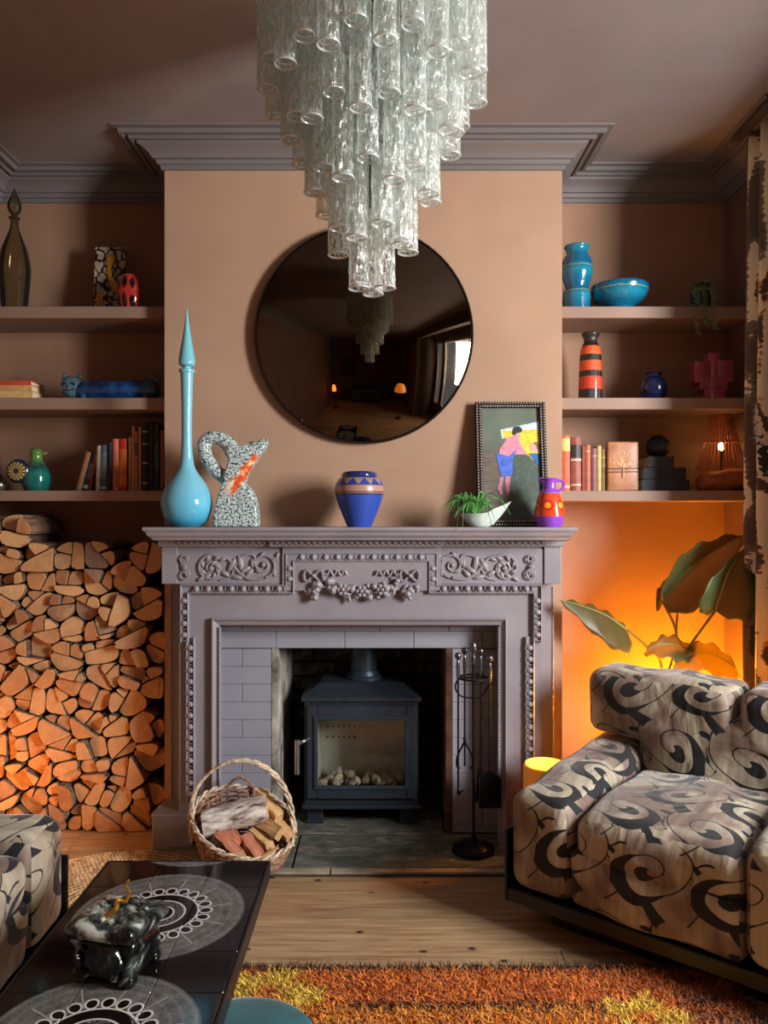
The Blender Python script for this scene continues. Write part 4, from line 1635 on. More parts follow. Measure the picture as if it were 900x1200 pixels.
MB().lathe([(0, 0), (.026, .0), (.03, .004), (.026, .006), (0, .002)], 20, Q(287, 587, -.034), rot=rx90, sx=.85, sy=1.25).build('hollow_shade_disc', t.m if False else mat('shade_dark_speckled_disc', (58, 66, 68), .6, vary=.7, scale=110), pit)  # dark speckled disc on the solid body, painting the shade of a hollow
MB().lathe([(0, 0), (.02, 0), (.016, .008), (0, .008)], 20, Q(300, 521), sx=1.5, rot=Matrix.Rotation(R(16), 3, 'Y')).build('mouth', mat('dark_mouth_disc', (30, 26, 24), .4), pit)  # dark disc set on the solid body for the open mouth

# blue ginger jar
p = at(421, 616, Yv)


def tri(t, v, f, s_, c):
    ang = t.math('ARCTAN2', s_.outputs[1], s_.outputs[0])
    w = t.math('PINGPONG', t.math('MULTIPLY', ang, 12 / (2 * PI)), .5)
    edge = t.math('MULTIPLY_ADD', w, .24, .742)
    inz = t.math('MULTIPLY', t.framp(f, .74, .742, 0, 1), t.framp(f, .868, .87, 1, 0))
    return t.mix(t.math('MULTIPLY', inz, t.math('LESS_THAN', f, edge)), c, (40, 62, 150))


jh = 66 * u
jm = bands('blue_banded_stoneware', [(0, (44, 76, 168)), (.56, (40, 40, 60)), (.585, (150, 120, 112)), (.605, (36, 40, 70)), (.62, (176, 132, 116)), (.73, (60, 50, 60)), (.742, (150, 126, 116)), (.865, (36, 44, 96)), (.9, (34, 50, 110))], jh, .3, tri)
jar = thing('ginger_jar', 'round blue banded ceramic jar with zigzag shoulder in the middle of the mantel', 'jar', (p.x, Yv, ZM))
MB().lathe(smooth_prof(px_prof(Yv, 616, [(0, 616), (14, 616), (14, 616), (19, 604), (25, 589), (28.5, 577), (28.5, 569), (25, 561), (19.5, 557), (19.5, 557), (0, 557)]), 5), 40).build('jar_body', jm, jar)
MB().lathe(smooth_prof(px_prof(Yv, 616, [(20.5, 558), (20.8, 555), (18.5, 552), (10, 550.5), (0, 550)]), 4), 36).build('lid', gloss('navy_lid_glaze', (34, 46, 104)), jar)

# planter with spider plant
p = at(562, 617, 3.13)
pl = thing('planter', 'small white leaf-shaped planter with trailing green grass plant on the mantel', 'plant', (p.x, 3.13, ZM))
WC = gloss('pale_celadon_glaze', (196, 208, 200), .3)
m = MB()
ring = []
nn = 28
for i in range(nn):
    a = 2 * PI * i / nn
    x = .085 * math.cos(a) + (.045 if math.cos(a) > .6 else 0) * (math.cos(a) - .6) / .4
    y = .05 * math.sin(a) * (1 - max(0, math.cos(a)) ** 2 * .75)
    z = .055 + max(0, math.cos(a)) ** 2 * .05
    ring.append((x, y, z))
outer = [[(x * s_, y * s_, z * zf) for x, y, z in ring] for s_, zf in ((.28, 0.), (.45, .12), (.72, .5), (1, 1), (.94, .98), (.6, .55), (.3, .3))]
vs = [q for r_ in outer for q in r_]
fs = []
for i in range(len(outer) - 1):
    for j in range(nn): fs.append((i * nn + j, i * nn + (j + 1) % nn, (i + 1) * nn + (j + 1) % nn, (i + 1) * nn + j))
fs.append(tuple(range(nn))); fs.append(tuple((len(outer) - 1) * nn + j for j in range(nn)))
m.add(vs, fs)
m.build('bowl', WC, pl, angle=50)
MB().lathe([(0, .046), (.05, .046), (.05, .04), (0, .04)], 16, (-.01, 0, 0), sy=.6).build('soil', mat('potting_soil', (48, 34, 26), .95), pl)
rs = random.Random(9)
LEAFG = mat('grass_green_leaf', (74, 132, 62), .45, vary=.35, scale=30)
for i in range(58):
    a = rs.uniform(0, 2 * PI)
    out = rs.uniform(.04, .11)
    up = rs.uniform(.035, .095)
    x0, y0 = -.03 + rs.uniform(-.03, .03), rs.uniform(-.02, .02)
    dx, dy = math.cos(a) * out, math.sin(a) * out * .8
    dr = -rs.uniform(.0, .12) if (dy < -.03) else -rs.uniform(0, .03)
    if dy > .03: dy = .03
    c = curve([(x0, y0, .045), (x0 + dx * .45, y0 + dy * .45, .045 + up), (x0 + dx * .9, y0 + dy * .9, .05 + up * .8), (x0 + dx * 1.25, y0 + dy * 1.3, .05 + up * .3 + dr)], 4)
    n = len(c)
    MB().tube(c, [.003 * (1 - (j / (n - 1)) ** 3 * .9) for j in range(n)], 5, flat=.4).build('blade', LEAFG, pl)

# framed painting leaning on the wall
fw_, fh_ = 84 * 3.22 / 900, 151 * 3.24 / 900
p = at(603, 617, 3.2)
pic = thing('framed_painting', 'framed painting of a woman in blue skirt leaning over a bed, on the mantel', 'painting', (p.x, 3.235, ZM))
pic.rotation_euler = (R(-10), 0, 0)
BKF = mat('black_studded_frame', (26, 18, 18), .35)
m = MB()
hw = fw_ / 2
for (x0, x1, z0, z1) in ((-hw, -hw + .026, 0, fh_), (hw - .026, hw, 0, fh_), (-hw + .026, hw - .026, 0, .026), (-hw + .026, hw - .026, fh_ - .026, fh_)):
    m.box(x0, x1, -.018, .016, z0, z1, b=.003)
m.build('frame', BKF, pic, smooth=False)
m = MB()
STUD = mat('silver_stud', (206, 194, 184), .35, .6)
for d in (.006, .02):
    n = int(fh_ / .0125)
    for i in range(n + 1):
        z = d + (fh_ - 2 * d) * i / n
        for sx in (-1, 1): m.ball((sx * (hw - d), -.018, z), .004, 6, 4)
    n = int(fw_ / .0125)
    for i in range(n + 1):
        x = -hw + d + (fw_ - 2 * d) * i / n
        for z in (d, fh_ - d): m.ball((x, -.018, z), .004, 6, 4)
m.build('stud', STUD, pic)['kind'] = 'stuff'
t = NT('painted_canvas_ground')
v = t.coord()
s_ = t.n('SeparateXYZ'); t.put(s_.inputs[0], v)
g = t.noise(t.mapping(v, (2, 1, 14)), 6, 3)
lo = t.ramp(g, [(.3, (92, 82, 76)), (.7, (126, 114, 104))])
hi = t.ramp(t.noise(v, 8, 3), [(.3, (92, 104, 92)), (.7, (116, 126, 112))])
t.set(t.mix(t.framp(s_.outputs[2], .3, .36), lo, hi), .35)
cv_ = MB().box(-hw + .022, hw - .022, -.004, .012, .022, fh_ - .022).build('canvas', t.m, pic, smooth=False)


def paintpoly(lst, name, c, lay):
    # crop coordinates of the close look: x 190..640 over the canvas width, y 120..1030 over its height
    q = [(-hw + .022 + (x - 190) / 450 * (fw_ - .044), fh_ - .022 - (y - 118) / 912 * (fh_ - .044)) for x, y in lst]
    MB().prism(q, -.004 - .0003 * lay, -.0038, 'XZ').build(name, mat('oil_' + name, c, .4, vary=.12, scale=60), cv_, smooth=False)


paintpoly([(340, 300), (640, 232), (640, 300), (350, 375)], 'pillow_shape', (206, 220, 222), 1)
paintpoly([(345, 310), (640, 300), (640, 620), (545, 505), (440, 490), (380, 380)], 'bed_shape', (226, 200, 70), 2)
paintpoly([(440, 500), (530, 510), (640, 660), (640, 1030), (360, 1030), (395, 840), (420, 660)], 'bedside_shape', (78, 92, 84), 3)
paintpoly([(545, 490), (640, 495), (640, 620), (610, 590)], 'blue_shirt_shape', (44, 104, 160), 4)
paintpoly([(550, 430), (580, 400), (615, 395), (632, 425), (625, 470), (595, 490), (565, 470)], 'child_head_shape', (226, 170, 150), 5)
paintpoly([(580, 410), (612, 396), (634, 425), (624, 475), (606, 455), (600, 430)], 'child_hair_shape', (150, 110, 84), 6)
paintpoly([(330, 460), (385, 370), (440, 345), (470, 370), (500, 440), (540, 500), (455, 500), (395, 520), (325, 500)], 'back_shape', (222, 140, 160), 6)
paintpoly([(300, 500), (325, 495), (395, 515), (460, 460), (425, 540), (420, 670), (340, 680), (318, 600)], 'skirt_shape', (78, 110, 204), 7)
paintpoly([(330, 680), (358, 680), (335, 770), (345, 815), (325, 820), (305, 775)], 'leg_shape', (190, 130, 150), 6)
paintpoly([(365, 678), (405, 675), (395, 760), (388, 840), (370, 815), (362, 740)], 'leg_shape', (190, 130, 150), 6)
paintpoly([(440, 345), (480, 330), (492, 360), (470, 385), (445, 372)], 'face_shape', (224, 148, 156), 7)
paintpoly([(425, 330), (440, 280), (480, 272), (506, 300), (496, 322), (462, 330), (440, 350)], 'hair_shape', (50, 56, 60), 8)

# purple and red jug
p = at(644, 616, 3.12)
u2 = 3.12 / 900
jg = thing('jug', 'purple ceramic jug with red body and orange dots on the mantel corner', 'jug', (p.x, 3.12, ZM))


def dots(t, v, f, s_, c):
    ang = t.math('ADD', t.math('ARCTAN2', s_.outputs[1], s_.outputs[0]), .35)
    k_ = t.math('SUBTRACT', t.math('FLOORED_MODULO', ang, PI / 3), PI / 6)
    dx = t.math('MULTIPLY', k_, .052)
    dz = t.math('SUBTRACT', s_.outputs[2], .088)
    d_ = t.math('SQRT', t.math('ADD', t.math('MULTIPLY', dx, dx), t.math('MULTIPLY', dz, dz)))
    c = t.mix(t.framp(d_, .0205, .022, 1, 0), c, (206, 30, 30))
    return t.mix(t.framp(d_, .011, .014, 1, 0), c, (250, 160, 40))


jmat = bands('purple_red_dot_glaze', [(0, (140, 70, 190)), (.215, (222, 72, 34)), (.69, (150, 120, 170)), (.71, (146, 72, 196))], 57 * u2, .15, dots)
MB().lathe(smooth_prof(px_prof(3.12, 616, [(0, 616), (13, 616), (13, 616), (15, 612), (18, 604), (18, 604), (17.6, 598), (14.5, 584), (11.5, 576), (9, 573), (9, 573), (7.8, 570), (7.8, 563), (10, 559.5), (8, 559.5), (6, 566), (0, 566)]), 4), 36).build('jug_body', jmat, jg)
PURP = gloss('purple_glaze', (146, 72, 196))
MB().tube(curve([(8 * u2, 0, 54 * u2), (14 * u2, 0, 54 * u2), (17 * u2, 0, 50 * u2), (14 * u2, 0, 44 * u2), (9 * u2, 0, 42 * u2)], 5), .0055, 8).build('handle', PURP, jg)
MB().tube([(-6 * u2, 0, 53 * u2), (-9 * u2, 0, 55.5 * u2), (-12 * u2, 0, 57 * u2)], [.016, .012, .004], 10).build('spout', PURP, jg)

# ================================================================== right alcove objects
ZR = [z + .0005 for z in ZS]
Yr = 3.52
ur = Yr / 900


def lathe_thing(name, label, cat, px, Y, zbase, base, prof, m, n=36, sub=4):
    o = MB().lathe(smooth_prof(px_prof(Y, base, prof), sub), n)
    o = o.build(name, m)
    o.location = ((px - 450) * Y / 900, Y, zbase)
    return T(o, label, cat)


def blues(name):
    t = NT(name)
    v = t.coord()
    s_ = t.n('SeparateXYZ'); t.put(s_.inputs[0], v)
    f = t.math('ADD', t.math('MULTIPLY', s_.outputs[2], 9.), t.math('MULTIPLY', t.noise(v, 60, 3), .12))
    c = t.ramp(t.math('FRACT', f), [(0, (10, 84, 122)), (.4, (14, 104, 140)), (.7, (26, 124, 150)), (.84, (16, 104, 140)), (.88, (126, 150, 104)), (.91, (14, 100, 138))])
    t.set(c, .15, Coat_Weight=.6, Coat_Roughness=.05)
    t.bump(t.noise(v, 90, 3), .3, .004)
    return t.m


BLU = blues('turquoise_incised_glaze')
lathe_thing('vase', 'turquoise double-gourd ceramic vase on the top right shelf', 'vase', 676, Yr, ZR[0], 360,
            [(0, 360), (15, 360), (15, 360), (15.5, 345), (15.5, 337), (13, 333), (14, 328), (17.5, 318), (17.8, 308), (16, 298), (13, 293), (13, 287), (14.5, 285), (14.5, 283), (11, 283), (10, 290), (0, 290)], BLU)
lathe_thing('bowl', 'wide turquoise footed ceramic bowl on the top right shelf', 'bowl', 726, Yr, ZR[0], 361,
            [(0, 361), (16, 361), (16, 361), (15, 357), (26, 349), (32, 340), (33.5, 333), (32, 331), (30, 336), (22, 348), (0, 352)], BLU)
# trailing plant in a pot
pt_ = thing('trailing_plant', 'small trailing plant hanging over the top right shelf edge', 'plant', ((822 - 450) * 3.5 / 900, 3.5, ZR[0]))
MB().lathe(smooth_prof([(0, 0), (.035, 0), (.035, 0), (.045, .04), (.05, .075), (.045, .075), (.04, .06), (0, .06)], 3), 28).build('pot', gloss('dark_teal_pot', (24, 62, 70)), pt_)
DKL = mat('dusty_green_leaf', (78, 104, 70), .5, vary=.3, scale=40)
rs = random.Random(2)
for (x0, dep) in ((-.066, .13), (-.03, .09), (.005, .11)):
    pts = curve([(x0 * .5, -.02, .07), (x0, -.07, .085), (x0 * 1.1, -.112, .04), (x0 * 1.15, -.116, -.05), (x0 * 1.1 + .01, -.114, -dep)], 6)
    st_ = MB().tube(pts, .0014, 5).build('trailing_stem', DKL, pt_)
    m = MB()
    for q, c in enumerate(pts[4:]):
        for sg in (-1, 1):
            m.ball(c + Vector((sg * .007, -.004 + rs.uniform(-.004, .004), rs.uniform(-.004, .004))), (.0055, .002, .004), 6, 4, rot=Matrix.Rotation(rs.uniform(-.6, .6), 3, 'Y'))
    m.build('leaves', DKL, st_)['kind'] = 'stuff'
rs = random.Random(8)
m = MB()
for i in range(36):
    a, b = rs.uniform(0, 2 * PI), rs.uniform(.1, 1.2)
    m.ball((.055 * math.cos(a) * math.sin(b), .05 * math.sin(a) * math.sin(b), .075 + .06 * math.cos(b)), (.012, .004, .01), 7, 5, rot=Matrix.Rotation(a, 3, 'Z') @ Matrix.Rotation(b, 3, 'X'))
m.build('leaf_clump', DKL, pt_)['kind'] = 'stuff'

lava = bands('fat_lava_black_orange', [(0, (34, 26, 24)), (.16, (214, 60, 24)), (.34, (30, 24, 22)), (.43, (224, 84, 30)), (.58, (30, 24, 22)), (.67, (226, 92, 34)), (.8, (34, 26, 24))], 79 * ur, .3, bump=.8)
lathe_thing('vase', 'orange and black striped lava-glaze vase on the middle right shelf', 'vase', 692, Yr, ZR[1], 466,
            [(0, 466), (13.5, 466), (13.5, 466), (13.8, 455), (13, 430), (12, 410), (10, 402), (8, 398), (8, 393), (10, 389.5), (10, 387), (7, 387), (6, 396), (0, 396)], lava)
lathe_thing('vase', 'small round navy blue vase in shadow on the middle right shelf', 'vase', 766, Yr, ZR[1], 466,
            [(0, 466), (11, 466), (11, 466), (15, 456), (15.5, 449), (12, 441), (8, 438), (8, 435), (10, 433.5), (7, 433.5), (6, 440), (0, 442)], gloss('navy_glaze', (26, 44, 96)))
# pink block sculpture
p = at(833, 466, 3.5)
pk = thing('block_sculpture', 'dusky pink geometric ceramic sculpture on the middle right shelf', 'sculpture', (p.x, 3.5, ZR[1]))
PK = gloss('dusky_pink_glaze', (150, 58, 78), .35)
uk = 3.5 / 900
for nm, (x0, x1, y0, y1, d) in (('base_block', (822, 846, 453, 466, .04)), ('arm_block', (811, 829, 421, 447, .035)), ('arm_block', (838, 856, 420, 446, .035)), ('centre_column', (827, 841, 411, 456, .03)), ('cross_block', (817, 850, 440, 455, .036))):
    MB().rbox((((x0 + x1) / 2 - 833) * uk, 0, (466 - (y0 + y1) / 2) * uk), ((x1 - x0) * uk, d * 2, (y1 - y0) * uk), .006, 3, body=2).build(nm, PK, pk)

# ---------------------------------------------------------------- books
PAGE = mat('aged_page_edges', (214, 198, 166), .9, vary=.1, scale=90)


def book(label, group, x, Y, z, w, h, d, col, lean=0., rz=0., band=None, flat=False, rough=.55):
    b = thing('book', label, 'book', (x, Y, z), rz, group)
    m_ = mat('cover_%d_%d_%d' % col, col, rough, vary=.12, scale=30)
    if flat:      # lying down, spine to the camera: w along x, h thickness
        MB().box(-w / 2, w / 2, 0, d, 0, .003).box(-w / 2, w / 2, 0, d, h - .003, h).box(-w / 2, w / 2, -.003, .001, 0, h, b=.001).build('cover', m_, b, smooth=False)
        MB().box(-w / 2 + .004, w / 2 - .004, .001, d - .004, .003, h - .003).build('page_block', PAGE, b, smooth=False)
        return b
    c = MB().box(-w / 2, -w / 2 + .002, 0, d, 0, h).box(w / 2 - .002, w / 2, 0, d, 0, h)
    n = 6
    arc = [(-w / 2 + w * i / n, -.35 * w * math.sin(PI * i / n) * .5) for i in range(n + 1)]
    c.prism(arc + [(w / 2, .003), (-w / 2, .003)], 0, h, 'XY')
    c.build('cover', m_, b, smooth=False)
    MB().box(-w / 2 + .002, w / 2 - .002, .003, d - .004, .004, h - .004).build('page_block', PAGE, b, smooth=False)
    if band:
        for (f0, f1, bc) in band:
            MB().prism([(u_, v_ - .0006) for u_, v_ in arc] + [(w / 2 * .98, .0), (-w / 2 * .98, .0)], h * f0, h * f1, 'XY').build('spine_label', mat('spine_%d_%d_%d' % bc, bc, .5), b, smooth=False)
    if lean: b.rotation_euler = (0, R(lean), rz)
    return b


YBk = 3.49
ub = YBk / 900
GOLD = (190, 150, 84)
for (x0, x1, top, lean, col, lab, bd) in (
        (89, 95, 529, 15, (190, 148, 104), 'tan leaning book, leftmost of the row on the bottom left shelf', [(.0, .06, (150, 150, 150))]),
        (96.5, 102, 529, 14, (30, 30, 32), 'black leaning book with white lettering block on the bottom left shelf', [(.05, .14, (190, 190, 186)), (.3, .7, (80, 80, 80))]),
        (103, 106, 526, 11, (140, 60, 44), 'thin red leaning book on the bottom left shelf', None),
        (112, 116.5, 521, 2, (226, 220, 208), 'slim white book on the bottom left shelf', None),
        (117.5, 125, 520, 0, (84, 100, 116), 'steel blue book on the bottom left shelf', [(.05, .09, (220, 220, 216)), (.3, .85, (120, 134, 146))]),
        (125.5, 131, 517, 0, (28, 34, 50), 'navy book beside the steel blue one on the bottom left shelf', None),
        (132, 139, 513, 0, (224, 122, 98), 'pink book on the bottom left shelf', [(.1, .5, (200, 100, 80))]),
        (139.5, 148.5, 513, 0, (206, 50, 28), 'thick red book with orange spine label on the bottom left shelf', [(.1, .8, (226, 120, 30))]),
        (150.5, 154.5, 511, 0, (176, 116, 78), 'short light brown book right of the red one on the bottom left shelf', None),
        (155, 157.5, 498, 0, (206, 160, 120), 'thin tall cream book on the bottom left shelf', None),
        (158, 161.5, 504, 0, (204, 110, 54), 'thin orange-brown book on the bottom left shelf', [(.6, .8, (120, 60, 30))]),
        (162.5, 165.5, 499, 0, (184, 134, 98), 'thin tan book next to the black volumes on the bottom left shelf', None),
        (166.5, 173.5, 494, 0, (32, 24, 20), 'tall black volume with gold bands on the bottom left shelf', [(.1, .13, GOLD), (.4, .42, GOLD), (.68, .7, GOLD), (.86, .88, GOLD)]),
        (174.5, 180, 492, 0, (22, 20, 20), 'tallest plain black volume on the bottom left shelf', None),
        (181, 187, 495, 0, (30, 32, 32), 'black volume with grey spine patch on the bottom left shelf', [(.3, .7, (60, 66, 66))]),
        (188.2, 191.8, 503, 0, (150, 78, 56), 'brick red book at the right end of the bottom left shelf', None)):
    x = ((x0 + x1) / 2 - 450) * ub
    book(lab, 'books on the bottom left shelf', x, YBk, ZR[2] + (.004 if lean > 5 else .001 if lean else 0), (x1 - x0) * ub, (574 - top) * ub / max(.9, math.cos(R(lean))), .16, col, lean, 0, bd)
for (x0, x1, top, col, lab, bd) in (
        (657.5, 668, 511, (214, 92, 60), 'orange-red book with yellow label at the left end of the bottom right shelf', [(.72, .95, (236, 190, 110)), (.06, .1, (230, 170, 130))]),
        (669, 681, 513, (150, 84, 70), 'wide brown-red book with black and white spine label on the bottom right shelf', [(.62, .86, (50, 44, 42)), (.56, .6, (220, 190, 170)), (.1, .13, (226, 180, 160))]),
        (682, 685.3, 523, (140, 62, 50), 'thin dark red book on the bottom right shelf', None),
        (685.8, 692, 522, (176, 96, 66), 'terracotta book on the bottom right shelf', [(.85, .88, (220, 160, 110))]),
        (692.5, 699.5, 526, (128, 82, 82), 'mauve-brown book on the bottom right shelf', [(.8, .84, (170, 120, 116))]),
        (700, 704.5, 523, (200, 172, 104), 'pale yellow thin book on the bottom right shelf', None),
        (705, 711, 527, (140, 122, 78), 'olive book beside the leather journal on the bottom right shelf', [(.78, .82, (190, 170, 110)), (.6, .62, (190, 170, 110))])):
    book(lab, 'books on the bottom right shelf', ((x0 + x1) / 2 - 450) * ub, YBk, ZR[2], (x1 - x0) * ub, (576 - top) * ub, .15, col, 0, 0, bd)
# leather journal standing face out
p = at(730, 576, 3.47)
uj = 3.47 / 900
jn = thing('leather_journal', 'tan leather journal with embossed tree standing face out on the shelf', 'book', (p.x, 3.47, ZR[2]))
t = NT('tooled_tan_leather')
v = t.coord()
t.set(t.ramp(t.noise(v, 14, 4), [(.3, (150, 92, 58)), (.7, (196, 132, 90))]), .38)
t.bump(t.noise(v, 120, 3), .3, .003)
LEA = t.m
jw, jhh = 36 * uj, 58 * uj
cvr = MB().rbox((0, .02, jhh / 2), (jw, .04, jhh), .008, 3, body=3).build('cover', LEA, jn)
MB().box(-jw / 2 + .006, jw / 2 + .001, .006, .034, .006, jhh - .004).build('page_block', PAGE, jn, smooth=False)
m = MB()
rs = random.Random(6)
EMB = mat('embossed_pale_leather', (214, 160, 118), .4)
m.tube([(0, -.001, .06), (.002, -.001, .1), (0, -.001, .13)], [.006, .004, .003], 6)
for i in range(26):
    a = R(rs.uniform(-10, 190))
    L = rs.uniform(.025, .055)
    c = curve([(0, -.0005, .105), (L * .5 * math.cos(a), -.001, .12 + L * .5 * math.sin(a)), (L * math.cos(a), -.0005, .125 + L * math.sin(a) + .004)], 3)
    m.tube(c, [.0016] * (len(c) - 1) + [.0006], 4)
    m.ball((L * math.cos(a), -.0005, .125 + L * math.sin(a)), (.004, .0015, .003), 6, 4)
m.build('embossed_tree', EMB, cvr)
m = MB()
for z in (.085, .1):
    m.tube([(-jw / 2 - .001, .02, z), (-jw / 2, -.002, z), (jw / 2, -.002, z + .002), (jw / 2 + .001, .02, z)], .0018, 5)
m.build('strap', mat('dark_leather_strap', (60, 34, 24), .5), jn)
# dark stack of boxes and a dark round pot in the shadow
DKB = [(36, 44, 52), (30, 34, 40), (44, 42, 44)]
zz = ZR[2]
for q, (x0, x1, y0, y1, lab) in enumerate(((752, 808, 562, 576, 'wide dark book lying at the bottom of the shaded pile on the right shelf'),
                                           (754, 804, 548, 562, 'dark book second from bottom of the shaded pile on the right shelf'),
                                           (760, 790, 535, 548, 'small dark book lying on top of the shaded pile on the right shelf'))):
    h_ = (y1 - y0) * 3.5 / 900
    book(lab, 'shaded pile of books', ((x0 + x1) / 2 - 450) * 3.5 / 900, 3.5, zz, (x1 - x0) * 3.5 / 900, h_ - .0005, .15, DKB[q], flat=True)
    zz += h_
o = MB().lathe(smooth_prof([(0, 0), (.03, 0), (.03, 0), (.05, .025), (.055, .052), (.045, .082), (.024, .1), (.02, .104), (0, .104)], 4), 30).build('round_pot', mat('black_clay', (26, 28, 32), .5))
o.location = ((773 - 450) * 3.56 / 900, 3.58, zz)
T(o, 'round black pot on top of the shaded book pile', 'pot')
# rattan lamp
p = at(845, 576, 3.53)
ul_ = 3.53 / 900
lp = thing('rattan_lamp', 'glowing rattan-shaded lamp with pebble base on the bottom right shelf', 'lamp', (p.x, 3.53, ZR[2]))
t = NT('orange_stone')
v = t.coord()
t.set(t.ramp(t.noise(v, 9, 4), [(.3, (130, 66, 40)), (.7, (196, 112, 66))]), .55)
MB().rbox((0, 0, .05), (56 * ul_, .12, .098), .045, 5, fn=lambda q: q + Vector((.006 * math.sin(q.z * 40), .004 * math.sin(q.x * 30), .008 * math.sin(q.x * 22)))).build('stone_base', t.m, lp)
MB().tube([(0, 0, .09), (0, 0, .2)], .006, 8).build('stem', BRASS, lp)
RAT = mat('rattan_cane', (150, 84, 46), .6, vary=.25, scale=60)
zt_, zb_ = 90 * ul_, 26 * ul_
rt_, rb_ = 11 * ul_, 27 * ul_
m = MB()
for i in range(34):
    a = 2 * PI * i / 34
    m.tube([(rb_ * math.cos(a), rb_ * math.sin(a), zb_), (rt_ * math.cos(a), rt_ * math.sin(a), zt_)], [.0026, .0018], 5)
for f in (0, .5, .97):
    r_ = rb_ + (rt_ - rb_) * f
    shd = MB().tube([(r_ * math.cos(2 * PI * j / 32), r_ * math.sin(2 * PI * j / 32), zb_ + (zt_ - zb_) * f) for j in range(32)], .003, 6, closed=True)
    shd.build('shade_hoop', RAT, lp)
m.build('cane_ribs', RAT, lp)['kind'] = 'stuff'


def glow(name, col, strength):
    t = NT(name)
    t.set((255, 200, 140), .3)
    t.b.inputs['Emission Color'].default_value = (*col, 1)
    t.b.inputs['Emission Strength'].default_value = strength
    return t.m


MB().ball((0, 0, .205), (.013, .013, .02), 12, 8).build('bulb', glow('lamp_filament_bulb', (1, .5, .14), 30), lp)

# ================================================================== left alcove objects
Yl = 3.52
# smoked glass bottle
bt = thing('glass_bottle', 'smoky olive glass bottle with teardrop stopper on the top left shelf', 'bottle', ((17 - 450) * Yl / 900, Yl, ZR[0]))
t = NT('smoky_olive_glass')
tr = t.n('BsdfTransparent'); tr.inputs[0].default_value = (.62, .56, .40, 1)
gl = t.n('BsdfGlossy'); gl.inputs['Roughness'].default_value = .05
df = t.n('BsdfDiffuse'); df.inputs[0].default_value = (.1, .095, .06, 1)
a = t.n('MixShader'); a.inputs[0].default_value = .12
b = t.n('MixShader'); lw = t.n('Fresnel'); lw.inputs[0].default_value = 1.5
t.put(b.inputs[0], lw.outputs[0])
t.t.links.new(tr.outputs[0], a.inputs[1]); t.t.links.new(df.outputs[0], a.inputs[2])
t.t.links.new(a.outputs[0], b.inputs[1]); t.t.links.new(gl.outputs[0], b.inputs[2]); t.t.links.new(b.outputs[0], t.out.inputs[0])
OLV = t.m
MB().lathe(smooth_prof(px_prof(Yl, 358, [(0, 358), (14, 358), (14, 358), (15.5, 340), (17.5, 318), (17.5, 303), (14, 285), (8.5, 270), (5, 260), (4.2, 251), (4.5, 250), (6, 249), (6, 247), (3.5, 246.5), (0, 246.5)]), 4), 36).build('bottle_body', OLV, bt)
MB().lathe(smooth_prof(px_prof(Yl, 358, [(2.5, 249), (2.5, 245), (5.5, 242), (7.8, 236), (7, 229), (4, 222), (1.5, 216), (0, 212)]), 4), 28).build('stopper', OLV, bt)
# abstract art panel
p = at(126, 358, 3.55)
ua = 3.55 / 900
ap = thing('art_panel', 'tall abstract ceramic panel with yellow bird and black lines on the top left shelf', 'artwork', (p.x, 3.56, ZR[0]))
ap.rotation_euler = (R(-6), 0, 0)
t = NT('inked_abstract_ground')
v = t.coord()
vo = t.n('TexVoronoi', feature='DISTANCE_TO_EDGE')
t.put(vo.inputs['Vector'], t.vmath('ADD', t.mapping(v, (1, 0, .8)), t.vmath('SCALE', t.noise(v, 14, 2, out='Color'), scale=.05)))
vo.inputs['Scale'].default_value = 26
t.set(t.mix(t.framp(vo.outputs['Distance'], .08, .12, 1, 0), t.ramp(t.noise(v, 20, 2), [(.4, (150, 134, 116)), (.6, (190, 174, 154))]), (20, 16, 14)), .4)
pn = MB().box(-18 * ua, 18 * ua, -.008, .008, 0, 82 * ua, b=.002).build('panel', t.m, ap, smooth=False)
YEL = mat('ochre_glaze', (196, 140, 40), .35)
bird = [(-4, 70), (6, 73), (7, 66), (3, 56), (4, 46), (10, 38), (11, 28), (6, 24), (1, 34), (-2, 46), (-3, 58)]
MB().prism([(x * ua, z * ua) for x, z in bird], -.0095, -.008, 'XZ').build('painted_bird', YEL, pn, smooth=False)
MB().tube([(x * ua, -.0088, z * ua) for x, z in bird], .0022, 5, closed=True).build('bird_outline', mat('black_ink', (16, 13, 12), .5), pn)
MB().prism([(x * ua, z * ua) for x, z in ((-14, 24), (-8, 27), (-6, 15), (-7, 2), (-13, 2))], -.0095, -.008, 'XZ').build('painted_leaf', YEL, pn, smooth=False)
t = NT('red_black_petal_glaze')
v = t.coord()
s_ = t.n('SeparateXYZ'); t.put(s_.inputs[0], v)
pet = t.math('ADD', t.math('SINE', t.math('MULTIPLY', s_.outputs[0], 190.)), t.math('SINE', t.math('ADD', t.math('MULTIPLY', s_.outputs[2], 75.), t.math('MULTIPLY', t.noise(v, 20, 2), 5.))))
t.set(t.mix(t.framp(pet, -.6, -.3, 0, 1), (24, 12, 12), t.ramp(t.noise(v, 25, 3), [(.3, (140, 26, 24)), (.7, (196, 60, 48))])), .15, Coat_Weight=.6)
o = MB().lathe(smooth_prof(px_prof(3.47, 358, [(0, 358), (9, 358), (9, 358), (13, 350), (14, 338), (12, 326), (7, 318), (4, 317), (0, 318)]), 4), 32, sy=.7).build('vase', t.m)
o.location = ((151 - 450) * 3.47 / 900, 3.47, ZR[0])
T(o, 'small rounded red and black vase on the top left shelf', 'vase')
